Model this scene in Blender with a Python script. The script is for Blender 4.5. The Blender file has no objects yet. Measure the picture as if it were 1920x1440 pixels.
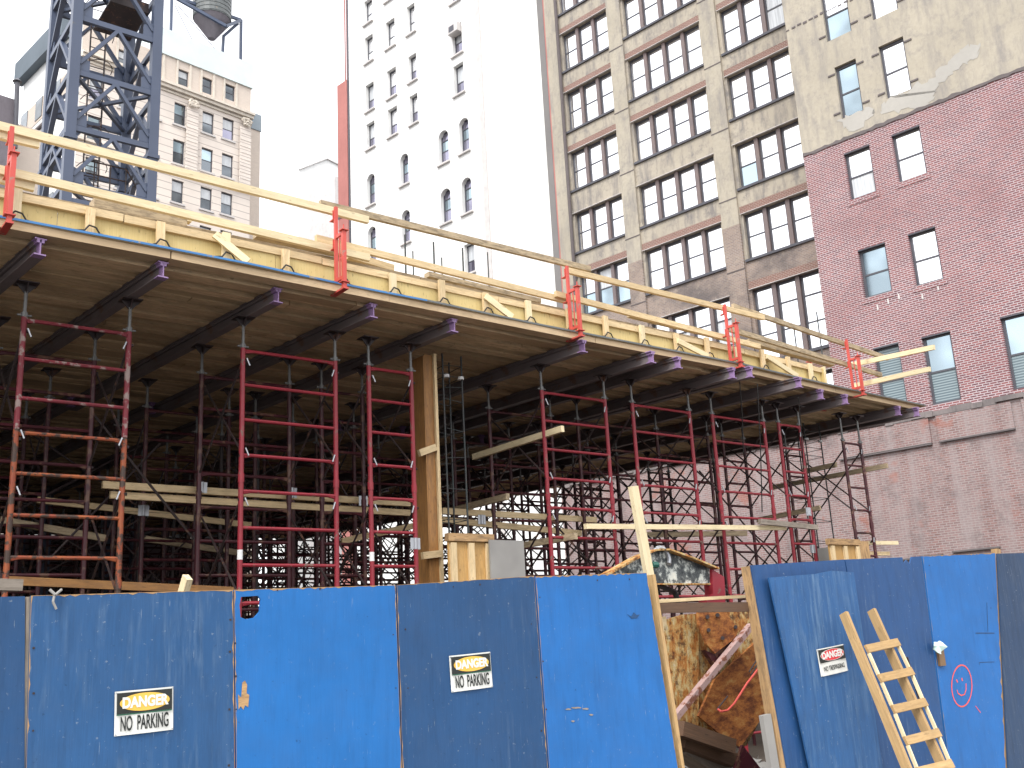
import bpy, math, random
from mathutils import Vector, Matrix
random.seed(7)
SC = bpy.context.scene
col = SC.collection

# ------------------------------------------------------------------ camera
FPX = 1923.0; PITCH = math.radians(14.604); ROLL = math.radians(-3.087); AZ = math.radians(38.22)
EYE = Vector((0, 0, 1.85))
_fh = Vector((math.sin(AZ), math.cos(AZ), 0)); _rh = Vector((math.cos(AZ), -math.sin(AZ), 0)); _z = Vector((0, 0, 1))
FW = _fh*math.cos(PITCH) + _z*math.sin(PITCH); _u0 = -_fh*math.sin(PITCH) + _z*math.cos(PITCH)
RT = _rh*math.cos(ROLL) + _u0*math.sin(ROLL); UP = -_rh*math.sin(ROLL) + _u0*math.cos(ROLL)
cd = bpy.data.cameras.new('camera'); cam = bpy.data.objects.new('camera', cd); col.objects.link(cam)
M = Matrix((( RT.x, UP.x, -FW.x, 0), (RT.y, UP.y, -FW.y, 0), (RT.z, UP.z, -FW.z, EYE.z), (0, 0, 0, 1)))
cam.matrix_world = M
cd.sensor_width = 36; cd.lens = 36*FPX/1920; cd.clip_end = 3000; cd.clip_start = 0.1
SC.camera = cam

# ------------------------------------------------------------------ world, sun, exposure
SUN_EL, SUN_AZ = math.radians(50), math.radians(238)      # azimuth clockwise from +Y: light from the left
W = bpy.data.worlds.new('World'); SC.world = W; W.use_nodes = True
nt = W.node_tree; nt.nodes.clear()
wo = nt.nodes.new('ShaderNodeOutputWorld'); bg = nt.nodes.new('ShaderNodeBackground')
sky = nt.nodes.new('ShaderNodeTexSky'); sky.sky_type = 'NISHITA'; sky.sun_disc = False
sky.sun_elevation = SUN_EL; sky.sun_rotation = SUN_AZ; sky.air_density = 1.0; sky.dust_density = 6.0; sky.ozone_density = 1.0
hs = nt.nodes.new('ShaderNodeHueSaturation'); hs.inputs['Saturation'].default_value = 0.16
mx = nt.nodes.new('ShaderNodeMixRGB'); mx.inputs[0].default_value = 0.74; mx.inputs[2].default_value = (9.0, 9.1, 9.4, 1)
nt.links.new(sky.outputs[0], hs.inputs['Color']); nt.links.new(hs.outputs[0], mx.inputs[1])
nt.links.new(mx.outputs[0], bg.inputs['Color']); bg.inputs['Strength'].default_value = 0.12
nt.links.new(bg.outputs[0], wo.inputs['Surface'])
sl = bpy.data.lights.new('sun', 'SUN'); sl.energy = 1.1; sl.angle = math.radians(24); sl.color = (1, .98, .94)
so = bpy.data.objects.new('sun', sl); col.objects.link(so)
sdir = Vector((math.sin(SUN_AZ)*math.cos(SUN_EL), math.cos(SUN_AZ)*math.cos(SUN_EL), math.sin(SUN_EL)))
so.rotation_euler = sdir.to_track_quat('Z', 'Y').to_euler()
SC.view_settings.view_transform = 'Standard'; SC.view_settings.look = 'None'
SC.view_settings.exposure = 1.15; SC.view_settings.gamma = 1.0; SC.view_settings.use_curve_mapping = False
SC.cycles.max_bounces = 6; SC.cycles.diffuse_bounces = 3; SC.cycles.glossy_bounces = 3
try: SC.cycles.use_denoising = True
except Exception: pass

# ------------------------------------------------------------------ geometry helpers
def ray(x, y): return FW + RT*((x-960)/FPX) - UP*((y-720)/FPX)
def onY(x, y, c): d = ray(x, y); return EYE + d*((c-EYE.y)/d.y)
def onX(x, y, c): d = ray(x, y); return EYE + d*((c-EYE.x)/d.x)
def onZ(x, y, c): d = ray(x, y); return EYE + d*((c-EYE.z)/d.z)
def onPl(x, y, p, n): d = ray(x, y); return EYE + d*((p-EYE).dot(n)/d.dot(n))
TA = math.radians(8.2)
NN = Vector((math.cos(TA), math.sin(TA), 0)); LL = Vector((-math.sin(TA), math.cos(TA), 0))
ZZ = Vector((0, 0, 1))

class MB:
    def __init__(s): s.v = []; s.f = []; s.uv = []; s.mi = []
    def quad(s, pts, uvs=None, mi=0):
        b = len(s.v); s.v += [Vector(p) for p in pts]; s.f.append(tuple(range(b, b+len(pts))))
        s.uv.append(uvs or [(0, 0)]*len(pts)); s.mi.append(mi); return s
    def hexa(s, c, mi=0, uo=None):
        # c: 8 corners, 0-3 first end loop, 4-7 second end loop ; u runs along 0->4
        c = [Vector(p) for p in c]; L = (c[4]-c[0]).length
        uo = random.random()*37 if uo is None else uo; vo = random.random()*23
        for i in range(4):
            j = (i+1) % 4; w = (c[j]-c[i]).length
            s.quad([c[i], c[j], c[j+4], c[i+4]], [(uo, vo), (uo, vo+w), (uo+L, vo+w), (uo+L, vo)], mi); vo += w+.13
        s.quad([c[3], c[2], c[1], c[0]], [(uo, vo), (uo+.02, vo+.09), (uo+.02, vo+.01), (uo, vo+.1)], mi)
        s.quad([c[4], c[5], c[6], c[7]], [(uo, vo), (uo+.02, vo+.09), (uo+.02, vo+.01), (uo, vo+.1)], mi)
        return s
    def bar(s, p, q, w, h, up=ZZ, mi=0):
        p, q = Vector(p), Vector(q); d = (q-p).normalized(); up = Vector(up)
        if abs(d.dot(up)) > .98: up = Vector((0, 1, 0)) if abs(d.y) < .9 else Vector((1, 0, 0))
        sd = d.cross(up).normalized()*(w/2); u = sd.cross(d).normalized()*(h/2)
        return s.hexa([p-sd-u, p+sd-u, p+sd+u, p-sd+u, q-sd-u, q+sd-u, q+sd+u, q-sd+u], mi)
    def box(s, x0, x1, y0, y1, z0, z1, mi=0):
        dx, dy, dz = x1-x0, y1-y0, z1-z0; m = max(dx, dy, dz)
        c = lambda x, y, z: Vector((x, y, z))
        if m == dx: pts = [c(x0,y0,z0), c(x0,y0,z1), c(x0,y1,z1), c(x0,y1,z0), c(x1,y0,z0), c(x1,y0,z1), c(x1,y1,z1), c(x1,y1,z0)]
        elif m == dy: pts = [c(x0,y0,z0), c(x1,y0,z0), c(x1,y0,z1), c(x0,y0,z1), c(x0,y1,z0), c(x1,y1,z0), c(x1,y1,z1), c(x0,y1,z1)]
        else: pts = [c(x0,y0,z0), c(x0,y1,z0), c(x1,y1,z0), c(x1,y0,z0), c(x0,y0,z1), c(x0,y1,z1), c(x1,y1,z1), c(x1,y0,z1)]
        return s.hexa(pts, mi)
    def tube(s, p, q, r, n=8, r2=None, mi=0, cap=True):
        p, q = Vector(p), Vector(q); d = (q-p).normalized(); r2 = r if r2 is None else r2
        a = d.orthogonal().normalized(); b = d.cross(a); L = (q-p).length; uo = random.random()*31
        R0 = [p+(a*math.cos(t)+b*math.sin(t))*r for t in [2*math.pi*i/n for i in range(n)]]
        R1 = [q+(a*math.cos(t)+b*math.sin(t))*r2 for t in [2*math.pi*i/n for i in range(n)]]
        for i in range(n):
            j = (i+1) % n
            s.quad([R0[i], R0[j], R1[j], R1[i]], [(uo, i*.02), (uo, i*.02+.02), (uo+L, i*.02+.02), (uo+L, i*.02)], mi)
        if cap: s.quad(R0[::-1], None, mi); s.quad(R1, None, mi)
        return s
    def path(s, pts, r, n=6, mi=0):
        for a, b in zip(pts[:-1], pts[1:]): s.tube(a, b, r, n, mi=mi)
        return s
    def prism(s, poly, off, mi=0):
        poly = [Vector(p) for p in poly]; off = Vector(off); k = len(poly); back = [p+off for p in poly]
        e = (poly[1]-poly[0]).normalized(); n = off.normalized(); g = n.cross(e)
        uv = [((p-poly[0]).dot(g), (p-poly[0]).dot(e)) for p in poly]
        s.quad(poly, uv, mi); s.quad(back[::-1], uv[::-1], mi)
        for i in range(k):
            j = (i+1) % k; w = (poly[j]-poly[i]).length
            s.quad([poly[j], poly[i], back[i], back[j]], [(w, 0), (0, 0), (0, .02), (w, .02)], mi)
        return s
    def build(s, name, mats, parent=None, label=None, cat=None, group=None, kind=None, smooth=False, matrix=None, base=None):
        me = bpy.data.meshes.new(name)
        if base is None and matrix is None and parent is None and s.v:
            xs = [v.x for v in s.v]; ys = [v.y for v in s.v]; zs = [v.z for v in s.v]
            base = Vector(((min(xs)+max(xs))/2, (min(ys)+max(ys))/2, min(zs)))
        if base is None: base = Vector((0, 0, 0))
        me.from_pydata([tuple(v-base) for v in s.v], [], s.f)
        uvl = me.uv_layers.new(name='UVMap'); k = 0
        for fu in s.uv:
            for u in fu: uvl.data[k].uv = u; k += 1
        if not isinstance(mats, (list, tuple)): mats = [mats]
        for m in mats: me.materials.append(m)
        me.polygons.foreach_set('material_index', s.mi)
        if smooth: me.polygons.foreach_set('use_smooth', [True]*len(s.f))
        me.update()
        o = bpy.data.objects.new(name, me); col.objects.link(o)
        if matrix is not None: o.matrix_world = matrix
        else: o.location = base
        if parent: o.parent = parent
        return tag(o, label, cat, group, kind)

def tag(o, label=None, cat=None, group=None, kind=None):
    if label: o['label'] = label
    if cat: o['category'] = cat
    if group: o['group'] = group
    if kind: o['kind'] = kind
    return o
def empty(name, loc, label, cat, group=None, rz=0):
    o = bpy.data.objects.new(name, None); col.objects.link(o); o.location = loc; o.rotation_euler = (0, 0, rz)
    o.empty_display_size = .2
    return tag(o, label, cat, group)
def copy_tree(o, parent=None):
    c = o.copy(); col.objects.link(c)
    if parent: c.parent = parent
    for ch in [q for q in bpy.data.objects if q.parent == o]: copy_tree(ch, c)
    return c
def rel(p, root):            # world point -> root-local (root unrotated empties)
    return Vector(p) - Vector(root.location)

# ------------------------------------------------------------------ material helpers
class MT:
    def __init__(s, name, rough=.8, metal=0.0, spec=.3):
        s.m = bpy.data.materials.new(name); s.m.use_nodes = True; s.t = s.m.node_tree
        s.b = s.t.nodes['Principled BSDF']; s.b.inputs['Roughness'].default_value = rough; s.b.inputs['Metallic'].default_value = metal
        s.b.inputs['Specular IOR Level'].default_value = spec
        s.tc = s.t.nodes.new('ShaderNodeTexCoord')
    def put(s, sock, v):
        if v is None: return
        if isinstance(v, bpy.types.NodeSocket): s.t.links.new(v, sock)
        else:
            if isinstance(v, (tuple, list)) and len(v) == 3 and sock.type == 'RGBA': v = (*v, 1)
            sock.default_value = v
    def map(s, src='Object', scale=(1, 1, 1), rot=(0, 0, 0), loc=(0, 0, 0)):
        n = s.t.nodes.new('ShaderNodeMapping'); n.inputs['Scale'].default_value = scale; n.inputs['Rotation'].default_value = rot
        n.inputs['Location'].default_value = loc
        s.t.links.new(s.tc.outputs[src], n.inputs[0]); return n.outputs[0]
    def xz(s, scale=(1, 1, 1)):
        sp = s.t.nodes.new('ShaderNodeSeparateXYZ'); s.t.links.new(s.tc.outputs['Object'], sp.inputs[0])
        cb = s.t.nodes.new('ShaderNodeCombineXYZ'); s.t.links.new(sp.outputs[0], cb.inputs[0]); s.t.links.new(sp.outputs[2], cb.inputs[1])
        n = s.t.nodes.new('ShaderNodeMapping'); n.inputs['Scale'].default_value = scale; s.t.links.new(cb.outputs[0], n.inputs[0])
        return n.outputs[0]
    def noise(s, vec, scale=5, det=4, rough=.55, dist=0):
        n = s.t.nodes.new('ShaderNodeTexNoise'); s.t.links.new(vec, n.inputs['Vector'])
        n.inputs['Scale'].default_value = scale; n.inputs['Detail'].default_value = det; n.inputs['Roughness'].default_value = rough
        n.inputs['Distortion'].default_value = dist; return n.outputs['Fac']
    def ramp(s, fac, stops):
        n = s.t.nodes.new('ShaderNodeValToRGB'); s.t.links.new(fac, n.inputs[0]); e = n.color_ramp.elements
        while len(e) < len(stops): e.new(.5)
        for i, (p, c) in enumerate(stops):
            e[i].position = p
            if isinstance(c, (int, float)): c = (c, c, c)
            e[i].color = (*c, 1)
        return n.outputs[0]
    def mix(s, fac, a, b, mode='MIX'):
        n = s.t.nodes.new('ShaderNodeMixRGB'); n.blend_type = mode
        s.put(n.inputs[0], fac); s.put(n.inputs[1], a); s.put(n.inputs[2], b); return n.outputs[0]
    def math(s, op, a, b=None):
        n = s.t.nodes.new('ShaderNodeMath'); n.operation = op; s.put(n.inputs[0], a)
        if b is not None: s.put(n.inputs[1], b)
        return n.outputs[0]
    def sep(s, vec, i):
        n = s.t.nodes.new('ShaderNodeSeparateXYZ'); s.t.links.new(vec, n.inputs[0]); return n.outputs[i]
    def rnd(s):
        n = s.t.nodes.new('ShaderNodeObjectInfo'); return n.outputs['Random']
    def bump(s, h, strength=.3, dist=.01):
        n = s.t.nodes.new('ShaderNodeBump'); n.inputs['Strength'].default_value = strength; n.inputs['Distance'].default_value = dist
        s.t.links.new(h, n.inputs['Height']); s.t.links.new(n.outputs[0], s.b.inputs['Normal'])
    def out(s, c): s.put(s.b.inputs['Base Color'], c); return s.m

def wood(name, a, b, dark=.35, stain=0.0, rough=.75, tone=.30):
    m = MT(name, rough)
    v = m.map('UV', (1.0, 26, 1)); g = m.noise(v, 3.2, 5, .6, .4)
    v2 = m.map('UV', (1.2, 5, 1)); k = m.noise(v2, 2.1, 3, .5)
    c = m.mix(m.ramp(g, [(.3, 0), (.75, 1)]), a, b)
    kn = m.ramp(m.noise(m.map('UV', (3, 9, 1)), 3.3, 2, .4), [(.66, 0), (.72, 1)])
    c = m.mix(m.math('MULTIPLY', kn, .6), c, tuple(x*.45 for x in a))
    c = m.mix(m.ramp(k, [(.5, 0), (.75, dark)]), c, tuple(x*.55 for x in a))
    if stain: c = m.mix(m.math('MULTIPLY', m.ramp(m.noise(v2, 4.5, 6, .7), [(.46, 0), (.6, 1)]), stain), c, (.08, .06, .045))
    tn = m.noise(m.map('UV', (.35, .35, 1)), 1.0, 1, .5); c = m.mix(m.math('MULTIPLY', m.ramp(tn, [(.40, 0), (.62, 1)]), tone), c, tuple(x*.52 for x in a))
    r = m.rnd(); c = m.mix(m.math('MULTIPLY', r, .38), c, tuple(x*.6 for x in b))
    m.bump(g, .25, .004); return m.out(c)

PINE = wood('pine', (.64, .46, .24), (.82, .65, .40), .5, .22)
PINE_PALE = wood('pale_pine', (.74, .59, .34), (.90, .78, .53), .45, .10)
PINE_OLD = wood('weathered_pine', (.38, .29, .18), (.58, .46, .30), .5, .6)
PINE_DARK = wood('dark_brown_timber', (.10, .055, .035), (.17, .10, .06), .4, .3)
PINE_GREY = wood('grey_timber', (.24, .20, .16), (.36, .31, .26), .5, .4)
JOIST = wood('joist_timber', (.64, .44, .25), (.86, .66, .42), .6, .25, .75, .75)
PINE_TAN = wood('tan_ladder_timber', (.42, .26, .11), (.58, .39, .19), .5, .25)
PLY_FORM = wood('form_plywood', (.56, .43, .18), (.64, .51, .24), .12, .0, .6)
PLY_OR = wood('oiled_plywood', (.30, .14, .045), (.46, .235, .08), .7, .35, .55)
PLY_MID = wood('orange_form_plywood', (.48, .27, .09), (.62, .39, .15), .4, .2, .6)
PLY_UNDER = wood('plywood_underside', (.40, .29, .16), (.52, .40, .24), .4)
PLY_EDGE = wood('plywood_edge', (.38, .22, .10), (.55, .36, .18), .5, .6)

def paint(name, c, c2=None, chips=.15, chipc=(.12, .06, .04), rough=.45, sc=6, metal=0.0):
    m = MT(name, rough, metal, .4); v = m.map('Object', (1, 1, 1)); n = m.noise(v, sc, 6, .65)
    k = m.mix(m.ramp(m.noise(v, sc*.4, 3), [(.3, 0), (.7, 1)]), c, c2 or tuple(x*.75 for x in c))
    k = m.mix(m.ramp(n, [(.72-chips*.9, 0), (.76-chips*.9, 1)]), k, chipc)
    m.bump(n, .15, .003); return m.out(k)
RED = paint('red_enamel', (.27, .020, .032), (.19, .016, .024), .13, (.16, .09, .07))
RED_DK = paint('dark_shaded_red_enamel', (.075, .010, .016), (.03, .008, .011), .18)  # red enamel with under-deck shade put into its colour; serves dark red plates too
RED_BR = paint('bright_red_enamel', (.56, .085, .065), (.48, .07, .055), .12, (.34, .18, .14), .5)
RUSTF = paint('rusty_orange_enamel', (.30, .085, .025), (.20, .035, .02), .25, (.05, .03, .022), .6, 9)
REDW = paint('worn_red_enamel', (.20, .02, .03), (.12, .015, .022), .20, (.26, .19, .17), .6, 7)
JACKM = paint('dull_jack_steel', (.20, .20, .19), (.13, .13, .13), .1, (.1, .06, .05), .5, 9, .3)
BRACE = paint('brace_steel', (.045, .028, .028), (.025, .02, .02), .15)
STEEL = paint('beam_steel', (.20, .17, .17), (.13, .11, .115), .14, (.16, .10, .08), .55, 3)
LILAC = paint('lilac_lit_tint', (.32, .20, .38), (.26, .17, .32), .12, (.18, .14, .16), .5, 18)  # purple light and lens fringe on the beam ends, put into the colour
CRANE = paint('crane_paint', (.074, .094, .150), (.062, .08, .128), .05, (.09, .10, .12), .42, 2)
GALV = paint('galvanised', (.42, .43, .45), (.32, .33, .35), .06, (.2, .2, .2), .4, 8, .6)
BLACKT = paint('black_tie', (.02, .018, .018), (.03, .03, .03), 0)
REBAR = paint('rebar_steel', (.035, .05, .05), (.05, .045, .045), .1, (.10, .05, .03), .6, 20)
WHITEP = paint('white_plastic', (.75, .75, .73), (.6, .6, .6), 0)
CONC = paint('concrete', (.30, .29, .27), (.22, .21, .20), .05, (.12, .11, .10), .85, 4)
CARD = paint('cardboard', (.20, .12, .06), (.17, .10, .05), 0)
PAPER = paint('paper', (.62, .82, .74), (.70, .86, .80), 0)
BLUETRIM = paint('blue_edge', (.06, .21, .46), (.05, .16, .36), .12, (.3, .25, .2))
GREYTRIM = paint('grey_edge', (.14, .15, .15), (.10, .11, .11), .1, (.3, .25, .2))
INKRED = paint('red_spray', (.74, .09, .07), (.66, .10, .08), .06, (.10, .2, .5), .6, 30)

def bluepaint(name, c, wear, wearc=(.33, .40, .47), seed=0.0, streak=1.0):
    m = MT(name, .55, 0, .35)
    v = m.map('Object', (1, 1, 1), loc=(seed, 0, seed*.7))
    vs = m.map('Object', (9, 9, .8), loc=(seed, 0, seed)); fine = m.map('Object', (60, 60, 4), loc=(seed, 0, seed*2))
    big = m.noise(v, 1.3, 4, .6); st = m.noise(vs, 2.3, 6, .7); fi = m.noise(fine, 1.6, 4, .6); sp = m.noise(v, 34, 3, .6)
    k = m.mix(m.ramp(big, [(.3, 0), (.7, 1)]), c, tuple(x*.74 for x in c))
    k = m.mix(m.math('MULTIPLY', m.ramp(m.noise(v, 3.1, 6, .7), [(.45, 0), (.75, 1)]), .35), k, tuple(x*.6+.03 for x in c))
    grain = m.noise(m.map('Object', (70, 70, 2.2), loc=(seed, 0, seed*1.4)), 2.0, 5, .65)
    k = m.mix(m.math('MULTIPLY', m.ramp(grain, [(.42, 0), (.68, 1)]), .22+.3*wear), k, tuple(x*.60 for x in c))
    k = m.mix(m.math('MULTIPLY', m.ramp(m.noise(m.map('Object', (5, 5, .7), loc=(seed*3, 0, seed)), 2.4, 7, .75), [(.50, 0), (.66, 1)]), .22+.3*wear), k, tuple(x*.45 for x in c))
    wz = m.math('MULTIPLY', m.ramp(st, [(.60-.16*wear, 0), (.78-.16*wear, 1)]), m.ramp(big, [(.62-.3*wear, 0), (.74-.2*wear, 1)]))
    k = m.mix(m.math('MULTIPLY', wz, min(1, .15+.45*wear)), k, wearc)
    k = m.mix(m.math('MULTIPLY', m.ramp(fi, [(.685, 0), (.72, 1)]), .42*streak), k, (.38, .42, .44))
    k = m.mix(m.math('MULTIPLY', m.ramp(sp, [(.68, 0), (.73, 1)]), .12+.3*wear), k, (.34, .37, .38))
    k = m.mix(m.math('MULTIPLY', m.ramp(m.noise(v, 21, 5, .7), [(.66, 0), (.70, 1)]), .6), k, tuple(x*.35 for x in c))
    m.bump(grain, .12, .002); return m.out(k)
B_DARK = bluepaint('faded_blue_paint', (.020, .088, .225), .62, (.17, .25, .35), 1.7)
B_DARK2 = bluepaint('dull_blue_paint', (.015, .070, .185), .45, (.15, .21, .29), 5.2)
B_BRIGHT = bluepaint('bright_blue_paint', (.011, .145, .44), .1, (.12, .27, .52), 9.1, .5)
B_BRIGHT2 = bluepaint('fresh_blue_paint', (.013, .14, .43), .25, (.15, .30, .52), 14.1, 1.0)
B_MID = bluepaint('mid_blue_paint', (.017, .075, .215), .55, (.13, .20, .31), 22.1)
B_WORN = bluepaint('worn_blue_paint', (.024, .105, .275), .75, (.16, .26, .38), 31.1)
B_GREY = bluepaint('grime_blue_paint', (.022, .056, .125), .7, (.10, .13, .17), 41.1)

def brick(name, c1, c2, mortar, sc=1.0, stains=None, mort=.16, bw=.215, bh=.072):
    m = MT(name, .9, 0, .15); v = m.xz((1, 1, 1))
    n = m.t.nodes.new('ShaderNodeTexBrick'); m.t.links.new(v, n.inputs['Vector'])
    n.inputs['Scale'].default_value = 1; n.inputs['Brick Width'].default_value = bw*sc; n.inputs['Row Height'].default_value = bh*sc
    n.inputs['Mortar Size'].default_value = bh*mort*sc; n.inputs['Mortar Smooth'].default_value = .3; n.inputs['Bias'].default_value = -.1
    n.inputs['Color1'].default_value = (*c1, 1); n.inputs['Color2'].default_value = (*c2, 1); n.inputs['Mortar'].default_value = (*mortar, 1)
    k = n.outputs['Color']
    vv = m.map('Object'); k = m.mix(m.math('MULTIPLY', m.ramp(m.noise(vv, .5, 5, .6), [(.35, 0), (.7, 1)]), .35), k, tuple(x*.7 for x in c1))
    if stains: k = stains(m, k, vv)
    m.bump(n.outputs['Fac'], -.3, .01); return m.out(k)
RB = brick('red_brick', (.26, .098, .098), (.125, .062, .074), (.46, .40, .41), 1.0, mort=.22)
def _old(m, k, vv):
    s = m.noise(m.map('Object', (1.2, 1.2, .10)), 1.6, 6, .7)
    k = m.mix(m.ramp(s, [(.42, 0), (.66, .75)]), k, (.31, .265, .26))
    s2 = m.noise(vv, 1.1, 6, .7); k = m.mix(m.ramp(s2, [(.50, 0), (.68, .6)]), k, (.135, .115, .115))
    s3 = m.noise(m.map('Object', (1, 1, 1), loc=(9, 0, 4)), .8, 3, .6); k = m.mix(m.ramp(s3, [(.62, 0), (.68, .55)]), k, (.32, .12, .085))
    return m.mix(m.ramp(m.noise(vv, 9, 5, .7), [(.5, 0), (.75, .5)]), k, (.35, .31, .30))
OLDB = brick('old_party_brick', (.29, .165, .15), (.17, .10, .095), (.33, .29, .285), 1.0, _old, .2)
def _soot(m, k, vv):
    s = m.noise(vv, .45, 5, .65); k = m.mix(m.ramp(s, [(.45, 0), (.65, .7)]), k, (.085, .08, .085))
    return m.mix(m.ramp(m.noise(vv, 2.2, 5, .7), [(.55, 0), (.7, .6)]), k, (.40, .34, .28))
TANB = brick('sooty_tan_brick', (.33, .25, .20), (.22, .17, .15), (.34, .30, .28), 1.0, _soot, .2)
REDB2 = brick('lintel_brick', (.25, .135, .11), (.20, .115, .095), (.36, .30, .265), 1.0)

def plaster(name, c, stain, amount=.5, mott=.3):
    m = MT(name, .92, 0, .1); v = m.map('Object')
    vs = m.map('Object', (1.6, 1.6, .35)); s = m.noise(vs, 1.3, 7, .72); b = m.noise(v, .35, 4, .6); f = m.noise(v, 7, 5, .7)
    k = m.mix(m.ramp(b, [(.35, 0), (.7, 1)]), c, tuple(x*.84 for x in c))
    k = m.mix(m.math('MULTIPLY', m.ramp(f, [(.4, 0), (.7, 1)]), mott), k, tuple(x*.72 for x in c))
    k = m.mix(m.math('MULTIPLY', m.ramp(s, [(.47, 0), (.66, 1)]), amount), k, stain)
    k = m.mix(m.math('MULTIPLY', m.ramp(m.noise(m.map('Object', (1, 1, 1), loc=(5, 2, 8)), 1.9, 8, .8), [(.52, 0), (.66, 1)]), amount*.8), k, stain)
    m.bump(f, .2, .01); return m.out(k)
PLAST = plaster('beige_render', (.46, .41, .335), (.17, .16, .165), .85, .45)
PLAST2 = plaster('beige_render_blotchy', (.45, .405, .33), (.23, .215, .21), .7, .45)
PATCH = plaster('grey_patch_render', (.44, .42, .385), (.40, .38, .36), .2)
ROUGHM = plaster('rough_mortar', (.24, .21, .205), (.12, .11, .11), .8, .6)
DKTRIM = plaster('dark_coping', (.16, .14, .14), (.10, .09, .09), .4)
WHITE = plaster('white_render', (.86, .86, .84), (.80, .80, .80), .3, .04)
GREYW = plaster('grey_render', (.25, .24, .235), (.2, .19, .19), .2, .15)
SALMON = plaster('salmon_render', (.46, .20, .18), (.30, .13, .12), .3, .15)
PALEBAND = plaster('pale_cladding', (.72, .80, .80), (.66, .72, .74), .2, .05)
BLUEBAND = plaster('blue_grey_cladding', (.33, .38, .42), (.27, .31, .34), .2, .05)
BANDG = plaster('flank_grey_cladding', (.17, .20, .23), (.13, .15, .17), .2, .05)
DKBLD = plaster('dark_grey_wall', (.20, .18, .20), (.12, .11, .12), .4)
CREAM = brick('cream_stone', (.76, .68, .61), (.70, .63, .57), (.40, .35, .32), 1.0, None, .06, 30, .62)
CREAMS = plaster('cream_stone_trim', (.74, .67, .58), (.36, .32, .28), .4)
CREAMB = brick('cream_brick', (.72, .63, .55), (.66, .58, .51), (.50, .42, .35), 1.0)
FRAME_D = paint('dark_window_frame', (.085, .085, .10), (.07, .07, .085), 0)
FRAME_B = paint('brown_mullion', (.19, .14, .13), (.15, .12, .12), .05)
SILLW = paint('pale_sill', (.62, .58, .56), (.5, .48, .47), 0)

def glass(name, c, rough=.03, metal=.9, var=.0):
    m = MT(name, rough, metal, .5); v = m.map('Object'); n = m.noise(v, .9, 2)
    m.bump(n, .02, .02)
    if var: return m.out(m.mix(m.ramp(m.noise(m.map('Object', loc=(3, 1, 2)), .5, 2), [(.4, 0), (.6, 1)]), c, tuple(x*var for x in c)))
    return m.out(c)
G_SKY = glass('sky_mirror_glass', (.93, .94, .97))
G_BLUE = glass('blue_tint_glass', (.42, .52, .58), .05, .85, .6)
G_DARK = glass('dark_glass', (.20, .22, .24), .05, .8, .5)
G_PURP = glass('dull_glass', (.34, .33, .42), .08, .8, .7)
def blinds(name):
    m = MT(name, .35, 0, .6); z = m.sep(m.tc.outputs['Object'], 2)
    w = m.math('PINGPONG', m.math('MULTIPLY', z, 12.0), .5); k = m.ramp(w, [(.15, (.07, .11, .13)), (.5, (.26, .33, .35))])
    m.b.inputs['Coat Weight'].default_value = .6; m.b.inputs['Coat Roughness'].default_value = .05
    return m.out(k)
G_BLIND = blinds('blind_glass')
m_ = MT('curtain_glass', .3, 0, .6); m_.b.inputs['Coat Weight'].default_value = .8
G_CURT = m_.out(m_.ramp(m_.noise(m_.map('Object', (14, 14, .6)), 1.5, 3), [(.3, (.38, .40, .42)), (.7, (.62, .64, .66))]))

def asphalt(name, c):
    m = MT(name, .95, 0, .2); v = m.map('Object'); n = m.noise(v, 40, 5, .7)
    k = m.mix(m.ramp(n, [(.35, 0), (.7, 1)]), c, tuple(x*1.7 for x in c))
    k = m.mix(m.ramp(m.noise(v, .6, 4), [(.45, 0), (.7, .5)]), k, tuple(x*.6 for x in c)); m.bump(n, .3, .01); return m.out(k)
ASPH = asphalt('asphalt', (.05, .05, .052)); PAVE = asphalt('pavement_concrete', (.30, .29, .275)); DIRT = asphalt('site_dirt', (.065, .052, .042))

m_ = MT('rusty_skip_paint', .7, .1)
_v = m_.map('Object'); _vs = m_.map('Object', (2.6, 2.6, 1.1))
_k = m_.ramp(m_.noise(_vs, 3.4, 10, .80, .15), [(.27, (.035, .015, .010)), (.37, (.20, .055, .018)), (.46, (.42, .17, .04)), (.55, (.52, .38, .16)), (.66, (.58, .53, .42))])
_k = m_.mix(m_.ramp(m_.noise(_v, 9, 8, .75), [(.50, 0), (.60, .85)]), _k, (.075, .028, .014)); m_.bump(m_.noise(_v, 12, 6, .7), .6, .01)
SKIP = m_.out(_k)
m_ = MT('rust_brown', .8, .1); _v = m_.map('Object')
_v4 = m_.map('Object', (1, 1, 1.9), rot=(0, .7, 0)); _k = m_.ramp(m_.noise(_v4, 5.2, 10, .80), [(.30, (.04, .018, .012)), (.43, (.17, .055, .022)), (.55, (.40, .15, .04)), (.68, (.50, .32, .11))]); m_.bump(m_.noise(_v, 14, 6, .7), .6, .01)
SKIP2 = m_.out(_k)
m_ = MT('peeling_yoke_paint', .6); _v = m_.map('Object')
_k = m_.ramp(m_.noise(_v, 7, 8, .72), [(.38, (.025, .028, .033)), (.50, (.10, .11, .11)), (.56, (.50, .52, .48)), (.70, (.66, .64, .55))]); m_.bump(m_.noise(_v, 10, 6, .7), .5, .01)
YOKE = m_.out(_k)
PINKBAR = paint('faded_pink_bar', (.42, .29, .27), (.34, .22, .20), .2, (.2, .08, .05), .7, 10)
SIGNW = paint('sign_white', (.72, .72, .68), (.62, .62, .58), .04, (.5, .45, .4), .5, 20)
SIGNK = paint('sign_black', (.014, .018, .016), (.02, .022, .02), .02, (.2, .2, .2), .5, 20)
SIGNY = paint('sign_yellow', (.74, .40, .05), (.66, .46, .10), .06, (.72, .6, .4), .5, 14)
SIGNG = paint('sign_green', (.01, .10, .05), (.01, .09, .05), 0)
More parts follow.
